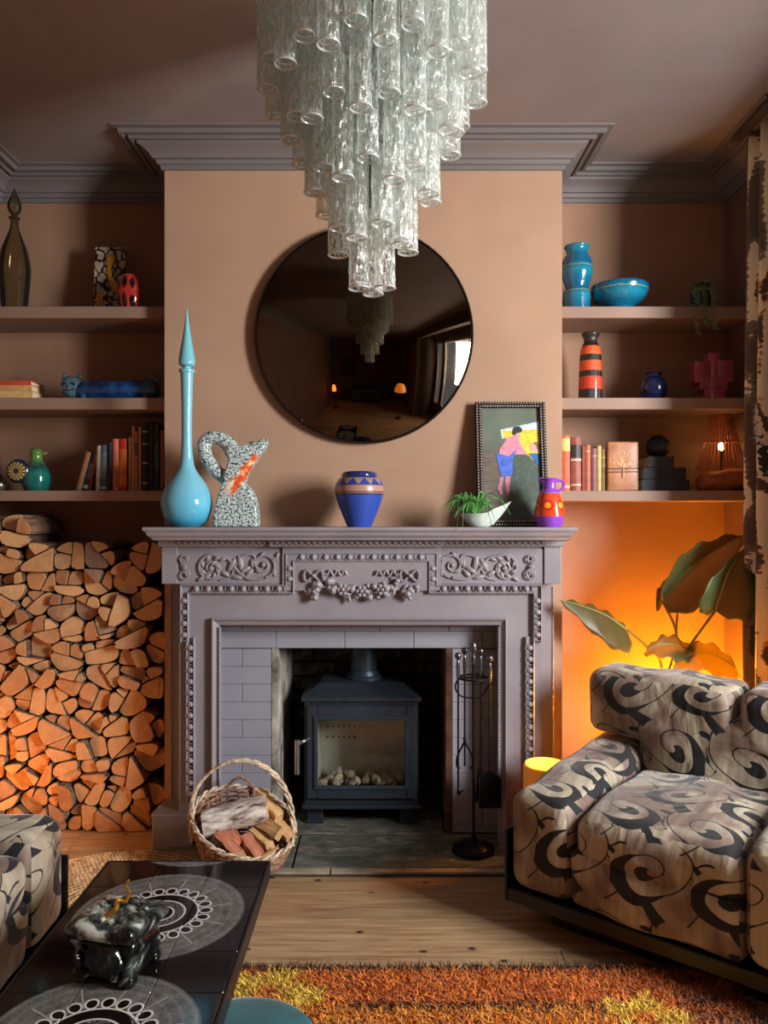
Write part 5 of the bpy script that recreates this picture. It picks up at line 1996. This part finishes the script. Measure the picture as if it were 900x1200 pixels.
# lying books
zz = ZR[1]
for (h_, w_, col, lab) in ((10, 46, (214, 176, 110), 'thick tan book at the bottom of the stack on the middle left shelf'), (7, 44, (206, 150, 96), 'cream-edged book in the middle of the stack on the middle left shelf'), (5, 42, (196, 74, 44), 'red book on top of the stack on the middle left shelf')):
    hh = h_ * 3.5 / 900
    book(lab, 'stacked books on the middle left shelf', (18 - 450) * 3.5 / 900, 3.48, zz, w_ * 3.5 / 900, hh - .0003, .14, col, flat=True)
    zz += hh
# long blue ceramic cat
uc = 3.5 / 900
p = at(85, 463, 3.5)
cat_ = thing('cat_figurine', 'long blue glazed ceramic cat lying on the middle left shelf', 'figurine', (p.x, 3.5, ZR[1]))
t = NT('rimini_blue_glaze')
v = t.coord()
t.set(t.ramp(t.noise(v, 24, 4, .6), [(.35, (10, 40, 90)), (.55, (16, 70, 130)), (.7, (40, 120, 150))]), .14, Coat_Weight=.7)
t.bump(t.noise(v, 70, 3), .35, .004)
RIM = t.m
GRB = gloss('grey_blue_glaze', (84, 116, 128), .3, .2, 40)
bd = MB().lathe(smooth_prof([(0, 0), (.03, .0), (.042, .02), (.043, .15), (.042, .32), (.03, .36), (0, .365)], 4), 28, (.03, 0, .045), rot=Matrix.Rotation(R(90), 3, 'Y')).build('body', RIM, cat_)
hd = MB().ball((0, -.012, .06), (.052, .034, .05), 24, 14).build('head', GRB, cat_)
for sx in (-1, 1):
    MB().lathe([(0.014, 0), (.008, .014), (0, .028)], 10, (sx * .034, -.005, .1)).build('ear', GRB, hd)
    MB().ball((sx * .02, -.044, .068), (.011, .004, .005), 10, 6, rot=Matrix.Rotation(R(sx * 14), 3, 'Y')).build('eye', mat('dark_eye', (18, 24, 28), .3), hd)
MB().ball((0, -.046, .056), (.006, .005, .008), 8, 6).build('nose', GRB, hd)
MB().tube(curve([(-.022, -.04, .045), (0, -.046, .038), (.022, -.04, .045)], 5), .0022, 5).build('mouth', mat('dark_eye', (18, 24, 28), .3), hd)
MB().tube(curve([(.37, .0, .06), (.385, .0, .085), (.36, .0, .105), (.34, .0, .1)], 5), [.012, .012, .011, .011, .01, .01, .01, .01, .01, .009, .009, .009, .008, .008, .007, .006], 8).build('tail', RIM, cat_)
for xx in (.06, .34):
    for yy in (-.025, .025):
        MB().lathe([(.012, 0), (.014, .02), (.01, .03)], 10, (xx, yy, 0)).build('foot', RIM, cat_)
# bird figurine
p = at(40, 574, 3.5)
bf = thing('bird_figurine', 'teal glazed ceramic bird with daisy-patterned tail on the bottom left shelf', 'figurine', (p.x, 3.5, ZR[2]))
t = NT('teal_green_bird_glaze')
v = t.coord()
s_ = t.n('SeparateXYZ'); t.put(s_.inputs[0], v)
t.set(t.ramp(t.math('DIVIDE', t.math('ADD', s_.outputs[2], t.math('MULTIPLY', t.noise(v, 30, 3), .05)), .25), [(.1, (12, 84, 84)), (.4, (20, 110, 100)), (.55, (30, 60, 70)), (.7, (90, 140, 60)), (.9, (70, 120, 50))]), .15, Coat_Weight=.7)
m = MB().lathe(smooth_prof([(0, 0), (.05, 0), (.05, 0), (.062, .04), (.058, .085), (.044, .115), (.03, .135), (.026, .16), (.03, .175), (.02, .192), (0, .197)], 4), 30, (.01, 0, 0))
m.ball((-.03, 0, .075), (.05, .045, .05), 18, 12)
m.build('bird_body', t.m, bf)
MB().lathe([(.011, 0), (.007, .015), (0, .03)], 10, (.036, 0, .17), rot=Matrix.Rotation(R(80), 3, 'Y')).build('beak', mat('olive_beak', (110, 110, 50), .3), bf)
t = NT('daisy_medallion')
v = t.coord()
s_ = t.n('SeparateXYZ'); t.put(s_.inputs[0], v)
dx = t.math('ADD', s_.outputs[0], .052); dz = t.math('SUBTRACT', s_.outputs[2], .088)
an = t.math('ARCTAN2', dz, dx)
rd_ = t.math('SQRT', t.math('ADD', t.math('MULTIPLY', dx, dx), t.math('MULTIPLY', dz, dz)))
pe = t.math('GREATER_THAN', t.math('COSINE', t.math('MULTIPLY', an, 14.)), -.35)
c = t.mix(t.math('MULTIPLY', pe, t.framp(rd_, .012, .013, 0, 1)), (30, 40, 44), (176, 150, 84))
c = t.mix(t.framp(rd_, .04, .042, 0, 1), c, (22, 34, 52))
t.set(c, .25, Coat_Weight=.5)
MB().lathe(smooth_prof([(0, .02), (.034, .018), (.051, .006), (.053, -.004), (.03, -.014), (0, -.016)], 4), 32, (-.052, -.045, .088), rot=Matrix.Rotation(R(90), 3, 'X')).build('tail_medallion', t.m, bf)
o = MB().lathe(smooth_prof([(0, 0), (.02, 0), (.02, 0), (.03, .02), (.028, .04), (.012, .05), (.015, .066), (.008, .076), (0, .078)], 4), 24).build('pewter_pot', mat('pewter', (120, 116, 110), .3, .8))
o.location = ((-1 - 450) * 3.5 / 900, 3.5, ZR[2])
T(o, 'small pewter lidded pot at the left end of the bottom shelf', 'pot')

# ================================================================== curtain
t = NT('woodland_print_curtain')
uv = t.coord('UV')
zig = t.noise(t.mapping(uv, (26, 60, 1)), 1, 2, .6)
f = t.math('ADD', t.noise(t.mapping(uv, (4.5, 1.5, 1)), 1.25, 2, .5, .4), t.math('MULTIPLY', t.math('SUBTRACT', zig, .5), .12))
c = t.ramp(f, [(0, (38, 34, 34)), (.37, (92, 78, 68)), (.44, (120, 104, 90)), (.47, (232, 220, 190)), (.565, (204, 136, 74)), (.575, (70, 60, 54)), (.63, (216, 202, 172)), (.67, (34, 36, 44))], 'CONSTANT')
t.set(c, .8, Sheen_Weight=.15)
ZT, ZBc = 2.985, .012
ns, nz = 70, 24
vs, fs, uvs = [], [], []
for i in range(nz + 1):
    z = ZBc + (ZT - ZBc) * i / nz
    k = i / nz
    for j in range(ns + 1):
        s_ = j / ns
        y = 3.24 - .31 * s_ * (1 - .1 * k)
        amp = .034 * (1 - .35 * k)
        x = 1.508 + .02 * k + .05 * s_ + amp * math.sin(s_ * 23 + .8 * math.sin(k * 3))
        vs.append((x - 1.53, y - 3.0, z))
        uvs.append((s_ * .6, z))
for i in range(nz):
    for j in range(ns):
        a = i * (ns + 1) + j
        fs.append((a, a + 1, a + ns + 2, a + ns + 1))
cur = thing('curtain', 'full-length woodland-print curtain at the bay window, right edge', 'curtain', (1.53, 3.0, 0))
o = MB().add(vs, fs).build('drape', t.m, cur, angle=80)
ul = o.data.uv_layers.new(name='UVMap')
for lp_ in o.data.loops: ul.data[lp_.index].uv = uvs[lp_.vertex_index]
sd = o.modifiers.new('thick', 'SOLIDIFY'); sd.thickness = .004
MB().box(-.05, .11, -.05, .27, 2.975, 3.003, b=.003).build('track', mat('grey_curtain_track', (70, 66, 64), .5), cur, smooth=False)

# ================================================================== big-leaved plant
pz = thing('rubber_plant', 'large broad-leaved plant behind the right armchair', 'plant', (1.08, 3.5, 0))
PO = Vector((1.08, 3.5, 0))
t = NT('glossy_green_leaf')
v = t.coord()
t.set(t.ramp(t.noise(v, 7, 3), [(.3, (52, 74, 48)), (.7, (84, 108, 68))]), .35, Transmission_Weight=0, Subsurface_Weight=.0)
tl = t.n('BsdfTranslucent'); tl.inputs[0].default_value = lin((190, 170, 40))
mm = t.n('MixShader'); mm.inputs[0].default_value = .5
t.t.links.new(t.b.outputs[0], mm.inputs[1]); t.t.links.new(tl.outputs[0], mm.inputs[2]); t.t.links.new(mm.outputs[0], t.out.inputs[0])
LG = t.m
STEM = mat('green_brown_stem', (92, 88, 44), .5)
MB().lathe(smooth_prof([(0, 0), (.1, 0), (.1, 0), (.125, .12), (.135, .26), (.135, .27), (.12, .27), (.115, .22), (0, .22)], 3), 32).build('pot', mat('glazed_brown_pot', (96, 60, 40), .3), pz)


def big_leaf(mid, wa, wb, da, db, stem):
    """mid: px points (px,py,Y) base to tip; half blades go along da / db"""
    c = curve([at(*q) - PO for q in mid], 5)
    n = len(c)
    vs, fs = [], []
    da, db = Vector(da).normalized(), Vector(db).normalized()
    K = 5
    for i, p in enumerate(c):
        f_ = i / (n - 1)
        w_ = max(.02, math.sin(PI * min(1, f_ * .92 + .08) ** .8)) * (1 if f_ < .98 else .2)
        row_ = []
        for q in range(-K, K + 1):
            h_ = abs(q) / K
            d = da * wa if q < 0 else db * wb
            row_.append(p + d * w_ * h_ + Vector((0, -.02 * math.sin(h_ * PI / 2) * w_, .01 * math.sin(f_ * 25) * h_ * h_)))
        vs += row_
    M_ = 2 * K + 1
    for i in range(n - 1):
        for j in range(M_ - 1):
            fs.append((i * M_ + j, i * M_ + j + 1, (i + 1) * M_ + j + 1, (i + 1) * M_ + j))
    o = MB().add(vs, fs).build('leaf', LG, pz, angle=80)
    sd = o.modifiers.new('thick', 'SOLIDIFY'); sd.thickness = .0025
    MB().tube(c, [.004 * (1 - .8 * i / n) for i in range(n)], 6).build('midrib', mat('pale_midrib', (150, 156, 96), .45), o)
    s_ = curve([at(*q) - PO for q in stem] if stem else [(0, 0, .2), c[0]], 6)
    MB().tube(s_, .0055, 7).build('stem', STEM, pz)


B0 = (742, 880, 3.5)
big_leaf([(735, 738, 3.33), (712, 722, 3.28), (685, 711, 3.25), (657, 703, 3.23)],   .15, .06, (.25, -.2, -1), (.1, .9, .25), [B0, (775, 788, 3.42), (757, 757, 3.36), (735, 738, 3.33)])
big_leaf([(776, 704, 3.34), (804, 668, 3.32), (836, 644, 3.3), (872, 626, 3.28)], .08, .15, (-.45, -.3, .6), (.4, -.4, -.8), [B0, (790, 788, 3.4), (792, 740, 3.36), (776, 704, 3.34)])
big_leaf([(796, 686, 3.4), (784, 690, 3.38), (774, 702, 3.36), (770, 716, 3.35)], .05, .06, (-.5, -.2, .4), (.6, -.3, .5), [B0, (786, 780, 3.43), (793, 730, 3.42), (796, 686, 3.4)])
big_leaf([(838, 716, 3.22), (846, 690, 3.2), (858, 662, 3.2), (880, 636, 3.2)], .13, .14, (-.8, -.3, -.3), (.8, -.3, -.6), [B0, (788, 790, 3.4), (812, 752, 3.3), (838, 716, 3.22)])
big_leaf([(812, 764, 3.36), (792, 756, 3.33), (772, 756, 3.3), (754, 766, 3.29)], .08, .06, (0, -.6, -.6), (0, .6, .5), None)
big_leaf([(862, 782, 3.36), (838, 768, 3.33), (810, 766, 3.3), (784, 790, 3.28)], .1, .08, (0, -.6, -.8), (.1, .8, .5), [B0, (800, 830, 3.42), (845, 800, 3.39), (852, 786, 3.36)])

# ================================================================== lamps
t = NT('orange_glass_lit')
t.set((240, 120, 30), .25)
t.b.inputs['Emission Color'].default_value = (1, .34, .012, 1)
t.b.inputs['Emission Strength'].default_value = 130
OGL = t.m
gl_ = thing('globe_lamp', 'glowing orange glass globe lamp behind the right armchair', 'lamp', (1.36, 3.42, 0))
MB().lathe(smooth_prof([(0, 0), (.08, 0), (.08, 0), (.08, .02), (.03, .03), (.022, .3), (.04, .36), (.05, .38), (0, .38)], 3), 24).build('base', BRASS, gl_)
MB().ball((0, 0, .46), .1, 24, 16).build('globe', OGL, gl_)

dl = thing('drum_lamp', 'glowing orange drum lamp beside the right armchair arm', 'lamp', (.632, 3.01, 0))
t = NT('orange_drum_lit')
t.set((214, 84, 24), .3)
t.b.inputs['Emission Color'].default_value = (1, .36, .03, 1)
t.b.inputs['Emission Strength'].default_value = .12
MB().lathe([(0, .0), (.075, .0), (.08, .01), (.08, .15), (.03, .17), (.03, .2), (0, .2)], 28).build('foot', mat('dark_red_enamel', (120, 44, 24), .3), dl)
MB().lathe([(0, .2), (.082, .2), (.085, .205), (.085, .40), (.08, .406), (0, .404)], 36).build('shade', t.m, dl)
MB().lathe([(.076, .407), (.078, .412), (.06, .416), (0, .417)], 36).build('top_diffuser', glow('drum_lamp_diffuser', (1, .42, .03), 1.6), dl)

ll = thing('globe_lamp', 'glowing orange glass globe lamp standing by the log stack at the far left', 'lamp', (-1.635, 3.03, 0))
MB().lathe(smooth_prof([(0, 0), (.07, 0), (.07, 0), (.07, .02), (.025, .03), (.02, .16), (.035, .2), (.045, .21), (0, .21)], 3), 24).build('base', BRASS, ll)
t = NT('orange_glass_low_lit')
t.set((240, 120, 30), .25)
t.b.inputs['Emission Color'].default_value = (1, .36, .06, 1)
t.b.inputs['Emission Strength'].default_value = 17
MB().ball((0, 0, .28), .085, 24, 16).build('globe', t.m, ll)

# ================================================================== log basket
bk = thing('log_basket', 'oval wicker log basket with hooped handle beside the stove', 'basket', (-.545, 2.985, .017))
t = NT('woven_willow')
v = t.coord()
s_ = t.n('SeparateXYZ'); t.put(s_.inputs[0], v)
n_ = t.noise(v, 60, 3)
t.set(t.ramp(n_, [(.3, (92, 58, 44)), (.55, (150, 112, 88)), (.75, (200, 176, 150))]), .7)
WIL = t.m
PALE = mat('bleached_willow', (196, 178, 156), .6, vary=.25, scale=50)
RXB, RYB = .198, .15
NS = 26


def rimz(a): return .178 - .045 * math.cos(a) + .075 * math.sin(a)


def bp_(a, tt, off=0.):
    sc = .66 + .34 * tt ** .65
    return Vector(((RXB * sc + off) * math.cos(a), (RYB * sc + off) * math.sin(a), .006 + (rimz(a) - .006) * tt))


m = MB()
for q in range(15):
    tt = q / 14
    pts = []
    for i in range(NS * 2):
        a = 2 * PI * i / (NS * 2)
        pts.append(bp_(a, tt, .004 if (i // 2 + q) % 2 else -.004))
    m.tube(pts, .0062, 5, closed=True)
o = m.build('willow_weave', WIL, bk); o['kind'] = 'stuff'
m = MB()
for i in range(NS):
    a = 2 * PI * (i + .5) / NS
    m.tube([bp_(a, tt) for tt in (0, .3, .6, 1.0)], .0045, 5)
o = m.build('willow_stakes', WIL, bk); o['kind'] = 'stuff'
MB().lathe([(0, .002), (RXB * .66, .002), (RXB * .66, .01), (0, .01)], 32, sy=RYB / RXB).build('basket_base', WIL, bk)
m = MB()
for ph in (0, PI):
    m.tube([bp_(2 * PI * i / 72, 1.0, .006 * math.cos(i * 1.1 + ph)) + Vector((0, 0, .006 * math.sin(i * 1.1 + ph))) for i in range(72)], .0055, 6, closed=True)
m.build('braided_rim', PALE, bk)
hp = curve([(-.2, .0, .1), (-.205, .0, .22), (-.175, .0, .32), (-.09, 0, .395), (.01, 0, .412), (.1, 0, .375), (.165, 0, .29), (.19, 0, .19), (.188, 0, .08)], 8)
m = MB()
for ph in (0, 2.1, 4.2):
    m.tube([p + Vector((.006 * math.cos(i * .55 + ph), .007 * math.sin(i * .55 + ph), .004 * math.cos(i * .55 + ph))) for i, p in enumerate(hp)], .0056, 6)
m.build('handle', PALE, bk)
MB().tube(curve([(-.09, .13, .2), (-.085, .135, .27), (-.04, .138, .3), (.01, .137, .27), (.015, .135, .21)], 6), .0055, 6).build('side_loop', WIL, bk)

# logs in the basket
t = NT('birch_bark')
v = t.coord()
n_ = t.noise(t.mapping(v, (6, 1, 1)), 14, 5, .7)
t.set(t.ramp(n_, [(.36, (92, 66, 56)), (.45, (176, 160, 150)), (.6, (226, 220, 212))]), .8)
t.bump(n_, .6, .008)
BIR = t.m
t = NT('split_pale_wood')
v = t.coord()
n_ = t.noise(t.mapping(v, (30, 30, 3)), 3, 4, .6)
t.set(t.ramp(n_, [(.3, (166, 118, 76)), (.6, (214, 176, 122)), (.8, (236, 206, 156))]), .8)
t.bump(n_, .4, .006)
SPL = t.m
t = NT('split_red_wood')
v = t.coord()
n_ = t.noise(t.mapping(v, (30, 30, 3)), 3, 4, .6)
t.set(t.ramp(n_, [(.3, (150, 84, 60)), (.6, (200, 128, 96)), (.8, (224, 164, 126))]), .8)
SPR = t.m


def chunk(label, a, b, w, h, ms, roll=0., k=4, group='firewood in the wicker basket'):
    a, b = at(*a), at(*b)
    L = (b - a).length
    rs_ = random.Random(label)
    sec = [(w / 2 * math.cos(2 * PI * i / k + PI / k) * 1.35 * rs_.uniform(.85, 1.1), h / 2 * math.sin(2 * PI * i / k + PI / k) * 1.35 * rs_.uniform(.85, 1.1)) for i in range(k)]
    m = MB()
    NR = 6
    for i in range(NR):
        f_ = i / (NR - 1)
        jx, jy = (rs_.uniform(-.06, .06) * w, rs_.uniform(-.06, .06) * w) if 0 < i < NR - 1 else (0, 0)
        j_ = .05 if k < 7 else .1
        m.v += [(x * (1 + rs_.uniform(-j_, j_)) + jx, y * (1 + rs_.uniform(-j_, j_)) + jy, L * f_ + (rs_.uniform(-.008, .008) if i in (0, NR - 1) else 0)) for x, y in sec]
    m.f += [tuple(range(k))[::-1], tuple(range((NR - 1) * k, NR * k))]
    m.k += [0, 0]
    for r_ in range(NR - 1):
        for i in range(k):
            j = (i + 1) % k
            m.f.append((r_ * k + i, r_ * k + j, (r_ + 1) * k + j, (r_ + 1) * k + i)); m.k.append(1)
    o = m.build('firewood_log', ms, angle=35 if k < 7 else 60)
    q = (b - a).to_track_quat('Z', 'Y')
    o.rotation_mode = 'XYZ'
    o.rotation_euler = (q @ Matrix.Rotation(roll, 3, 'Z').to_quaternion()).to_euler()
    o.location = a
    return T(o, label, 'log', group)


chunk('thick white birch log lying across the wicker basket', (240, 966, 2.96), (314, 946, 3.0), .082, .09, [SPL, BIR], .4, 11)
chunk('pale split log standing up at the back of the wicker basket', (299, 950, 3.05), (307, 927, 3.03), .05, .045, [SPL, SPL], .3)
chunk('pale split log at the back right of the wicker basket', (308, 936, 3.04), (326, 958, 2.98), .045, .04, [SPL, SPL], .2)
chunk('orange-sided split log at the front left of the wicker basket', (256, 976, 2.94), (281, 1003, 2.86), .042, .035, [SPL, SPR], .5)
chunk('reddish split log at the front centre of the wicker basket', (286, 980, 2.95), (305, 1008, 2.86), .046, .036, [SPR, SPR], .2)
chunk('pale split log pointing forward at the right of the wicker basket', (306, 962, 3.0), (328, 977, 2.93), .05, .045, [SPL, SPL], .9)
chunk('narrow split log at the far right of the wicker basket', (326, 966, 3.0), (341, 982, 2.95), .04, .035, [SPL, SPL], .4)
chunk('pale stick of split wood low at the right of the wicker basket', (313, 984, 2.94), (321, 1008, 2.88), .04, .03, [SPL, SPL], .1)
chunk('brown split log half hidden behind the orange one in the wicker basket', (262, 972, 2.97), (282, 990, 2.93), .05, .045, [SPR, SPR], .7)
chunk('short split log under the birch in the wicker basket', (296, 975, 2.98), (314, 990, 2.93), .042, .04, [SPL, SPL], .3)
chunk('thin pale twig lying over the front of the wicker basket', (303, 1007, 2.85), (327, 992, 2.88), .01, .01, [SPL, SPL], .3)
chunk('dark split log deep in the middle of the wicker basket', (270, 1000, 3.02), (322, 1000, 3.0), .07, .07, [SPR, SPR], .3)
chunk('dark split log deep at the front of the wicker basket', (270, 1006, 2.94), (312, 1006, 2.93), .06, .06, [SPR, SPR], .6)

# ================================================================== fire tools
FY = 3.13
fx = lambda px: (px - 450) * FY / 900
fz = lambda py: CZ - (py - 605) * FY / 900
CAST = mat('black_wrought_iron', (30, 30, 32), .35, .7)
STL = mat('worn_steel_handle', (110, 112, 116), .25, .9)
X0 = fx(555)
st = thing('fire_tool_stand', 'black wrought-iron fireside tool stand right of the stove', 'stand', (X0, FY, .017))
m = MB()
oc8 = [(.092 * math.cos(2 * PI * i / 8 + .2), .092 * math.sin(2 * PI * i / 8 + .2)) for i in range(8)]
m.prism(oc8, 0, .014, 'XY')
m.lathe([(.06, .014), (.045, .03), (.02, .04), (.012, .06), (0, .06)], 20)
m.build('base', CAST, st)
zz = lambda py: fz(py) - .017
MB().tube([(0, 0, .05), (0, 0, zz(772))], .006, 8).build('pole', CAST, st)
MB().lathe(smooth_prof([(.006, zz(778)), (.009, zz(772)), (.006, zz(766)), (.012, zz(761)), (.013, zz(757)), (.008, zz(753)), (0, zz(752))], 3), 16).build('finial', STL, st)
m = MB()
RRg = .062
m.tube([(RRg * math.cos(2 * PI * i / 28), RRg * math.sin(2 * PI * i / 28), zz(794) + .0) for i in range(28)], .0045, 6, closed=True)
m.tube([(-RRg, 0, zz(794)), (RRg, 0, zz(794))], .0045, 6).tube([(0, -RRg, zz(794)), (0, RRg, zz(794))], .0045, 6)
m.build('hook_ring', CAST, st)
m = MB()
m.tube(curve([(-RRg, 0, zz(794)), (-RRg * 1.2, 0, zz(806)), (-RRg * .8, 0, zz(816)), (0, 0, zz(818))], 5), .0035, 6)
m.tube(curve([(RRg, 0, zz(794)), (RRg * 1.0, 0, zz(803)), (RRg * .5, 0, zz(816)), (0, 0, zz(818))], 5), .0035, 6)
m.build('scroll_brace', CAST, st)


def tool(name, label, px, dy, top, bot, head):
    r = thing(name, label, 'fire tool', (fx(px), FY + dy, 0), 0, 'fireside tools')
    r.location = (fx(px), FY + dy, fz(bot))
    H = fz(top) - fz(bot)
    MB().tube([(0, 0, .01), (0, 0, H - .1)], .0042, 7).build('rod', CAST, r)
    MB().lathe(smooth_prof([(.0045, H - .115), (.007, H - .1), (.0085, H - .07), (.007, H - .04), (.005, H - .03), (.012, H - .022), (.014, H - .012), (.01, H - .002), (0, H)], 3), 14).build('handle', STL, r)
    head(r, H)
    return r


def h_poker(r, H):
    MB().tube(curve([(0, 0, .012), (0, 0, 0), (.012, 0, .012), (.026, -.004, .02)], 4), [.005] * 8 + [.004, .003, .003, .002, .0015], 6).build('hook', CAST, r)


def h_tongs(r, H):
    m = MB()
    for sg in (-1, 1):
        m.tube(curve([(0, 0, .12), (sg * .006, 0, .1), (sg * .03, 0, .05), (sg * .032, 0, .01), (sg * .02, 0, .0)], 4), .004, 6)
    m.ball((0, 0, .122), .008, 8, 6)
    m.build('jaws', CAST, r)


def h_shovel(r, H):
    m = MB()
    m.box(-.045, .045, -.004, -.001, 0, .12).box(-.045, -.042, -.02, -.001, 0, .12).box(.042, .045, -.02, -.001, 0, .12)
    m.prism([(-.045, .12), (.045, .12), (.006, .15), (-.006, .15)], -.004, -.001, 'XZ')
    m.build('pan', CAST, r, smooth=False)


def h_brush(r, H):
    MB().lathe([(0, .13), (.014, .13), (.018, .1), (.018, .085), (0, .085)], 14).build('ferrule', CAST, r)
    m = MB()
    rs_ = random.Random(1)
    for i in range(90):
        a, q = rs_.random() * 6.28, rs_.random() ** .5
        m.tube([(.014 * q * math.cos(a), .014 * q * math.sin(a), .09), (.026 * q * math.cos(a), .026 * q * math.sin(a), 0)], .0009, 3)
    o = m.build('bristles', mat('black_bristle', (24, 20, 18), .8), r); o['kind'] = 'stuff'


tool('poker', 'iron poker hanging leftmost on the fireside tool stand', 536.5, -.012, 764, 930, h_poker)
tool('fire_tongs', 'iron tongs with forked jaws hanging on the fireside tool stand', 546, .048, 761, 905, h_tongs)
tool('hearth_brush', 'black hearth brush hanging on the fireside tool stand', 565, .05, 762, 945, h_brush)
tool('fire_shovel', 'small iron shovel hanging rightmost on the fireside tool stand', 573.5, -.012, 767, 945, h_shovel)

# ================================================================== far end of the room, seen in the mirror
sb = thing('sideboard', 'dark low sideboard at the far end of the room, seen in the mirror', 'cabinet', (-.1, YBACK + .25, 0))
DKW = mat('dark_walnut', (52, 38, 30), .4)
MB().box(-.7, .7, -.22, .22, .12, .7, b=.006).build('carcass', DKW, sb, smooth=False)
for i in range(3):
    d_ = MB().box(-.68 + i * .46, -.24 + i * .46, .221, .236, .15, .67, b=.004).build('door', mat('grey_blue_door', (70, 82, 84), .4), sb, smooth=False)
    MB().ball((-.28 + i * .46, .245, .42), .012, 10, 6).build('knob', BRASS, d_)
for sx in (-1, 1):
    for sy in (-1, 1): MB().tube([(sx * .62, sy * .17, 0), (sx * .6, sy * .16, .13)], [.014, .02], 10).build('leg', DKW, sb)
pc = thing('wall_picture', 'dark framed picture on the far wall, seen in the mirror', 'picture', (-1.0, YBACK, 1.2))
MB().box(-.4, .4, 0, .03, 0, .9, b=.006).build('frame', DKW, pc, smooth=False)
MB().box(-.36, .36, .028, .034, .04, .86).build('print', mat('dark_green_print', (40, 46, 40), .3), pc, smooth=False)
for (x, y, h, rr, lab, sgt) in ((1.05, -.15, 1.0, .2, 'tall glowing orange floor lamp at the far end, seen in the mirror', 2), (-1.45, -1.2, .75, .09, 'small glowing orange lamp at the far left, seen in the mirror', 9)):
    fl = thing('floor_lamp', lab, 'lamp', (x, y, 0))
    MB().lathe(smooth_prof([(0, 0), (.11, 0), (.11, 0), (.11, .02), (.02, .04), (.014, .3), (.014, h), (0, h)], 3), 24).build('stand', BRASS, fl)
    MB().lathe(smooth_prof([(rr, h), (rr * .9, h + .12), (rr * .6, h + .24), (rr * .4, h + .26)], 3), 28).build('shade', glow('orange_lamp_shade_%d' % (rr * 100), (1, .3, .03), sgt), fl)
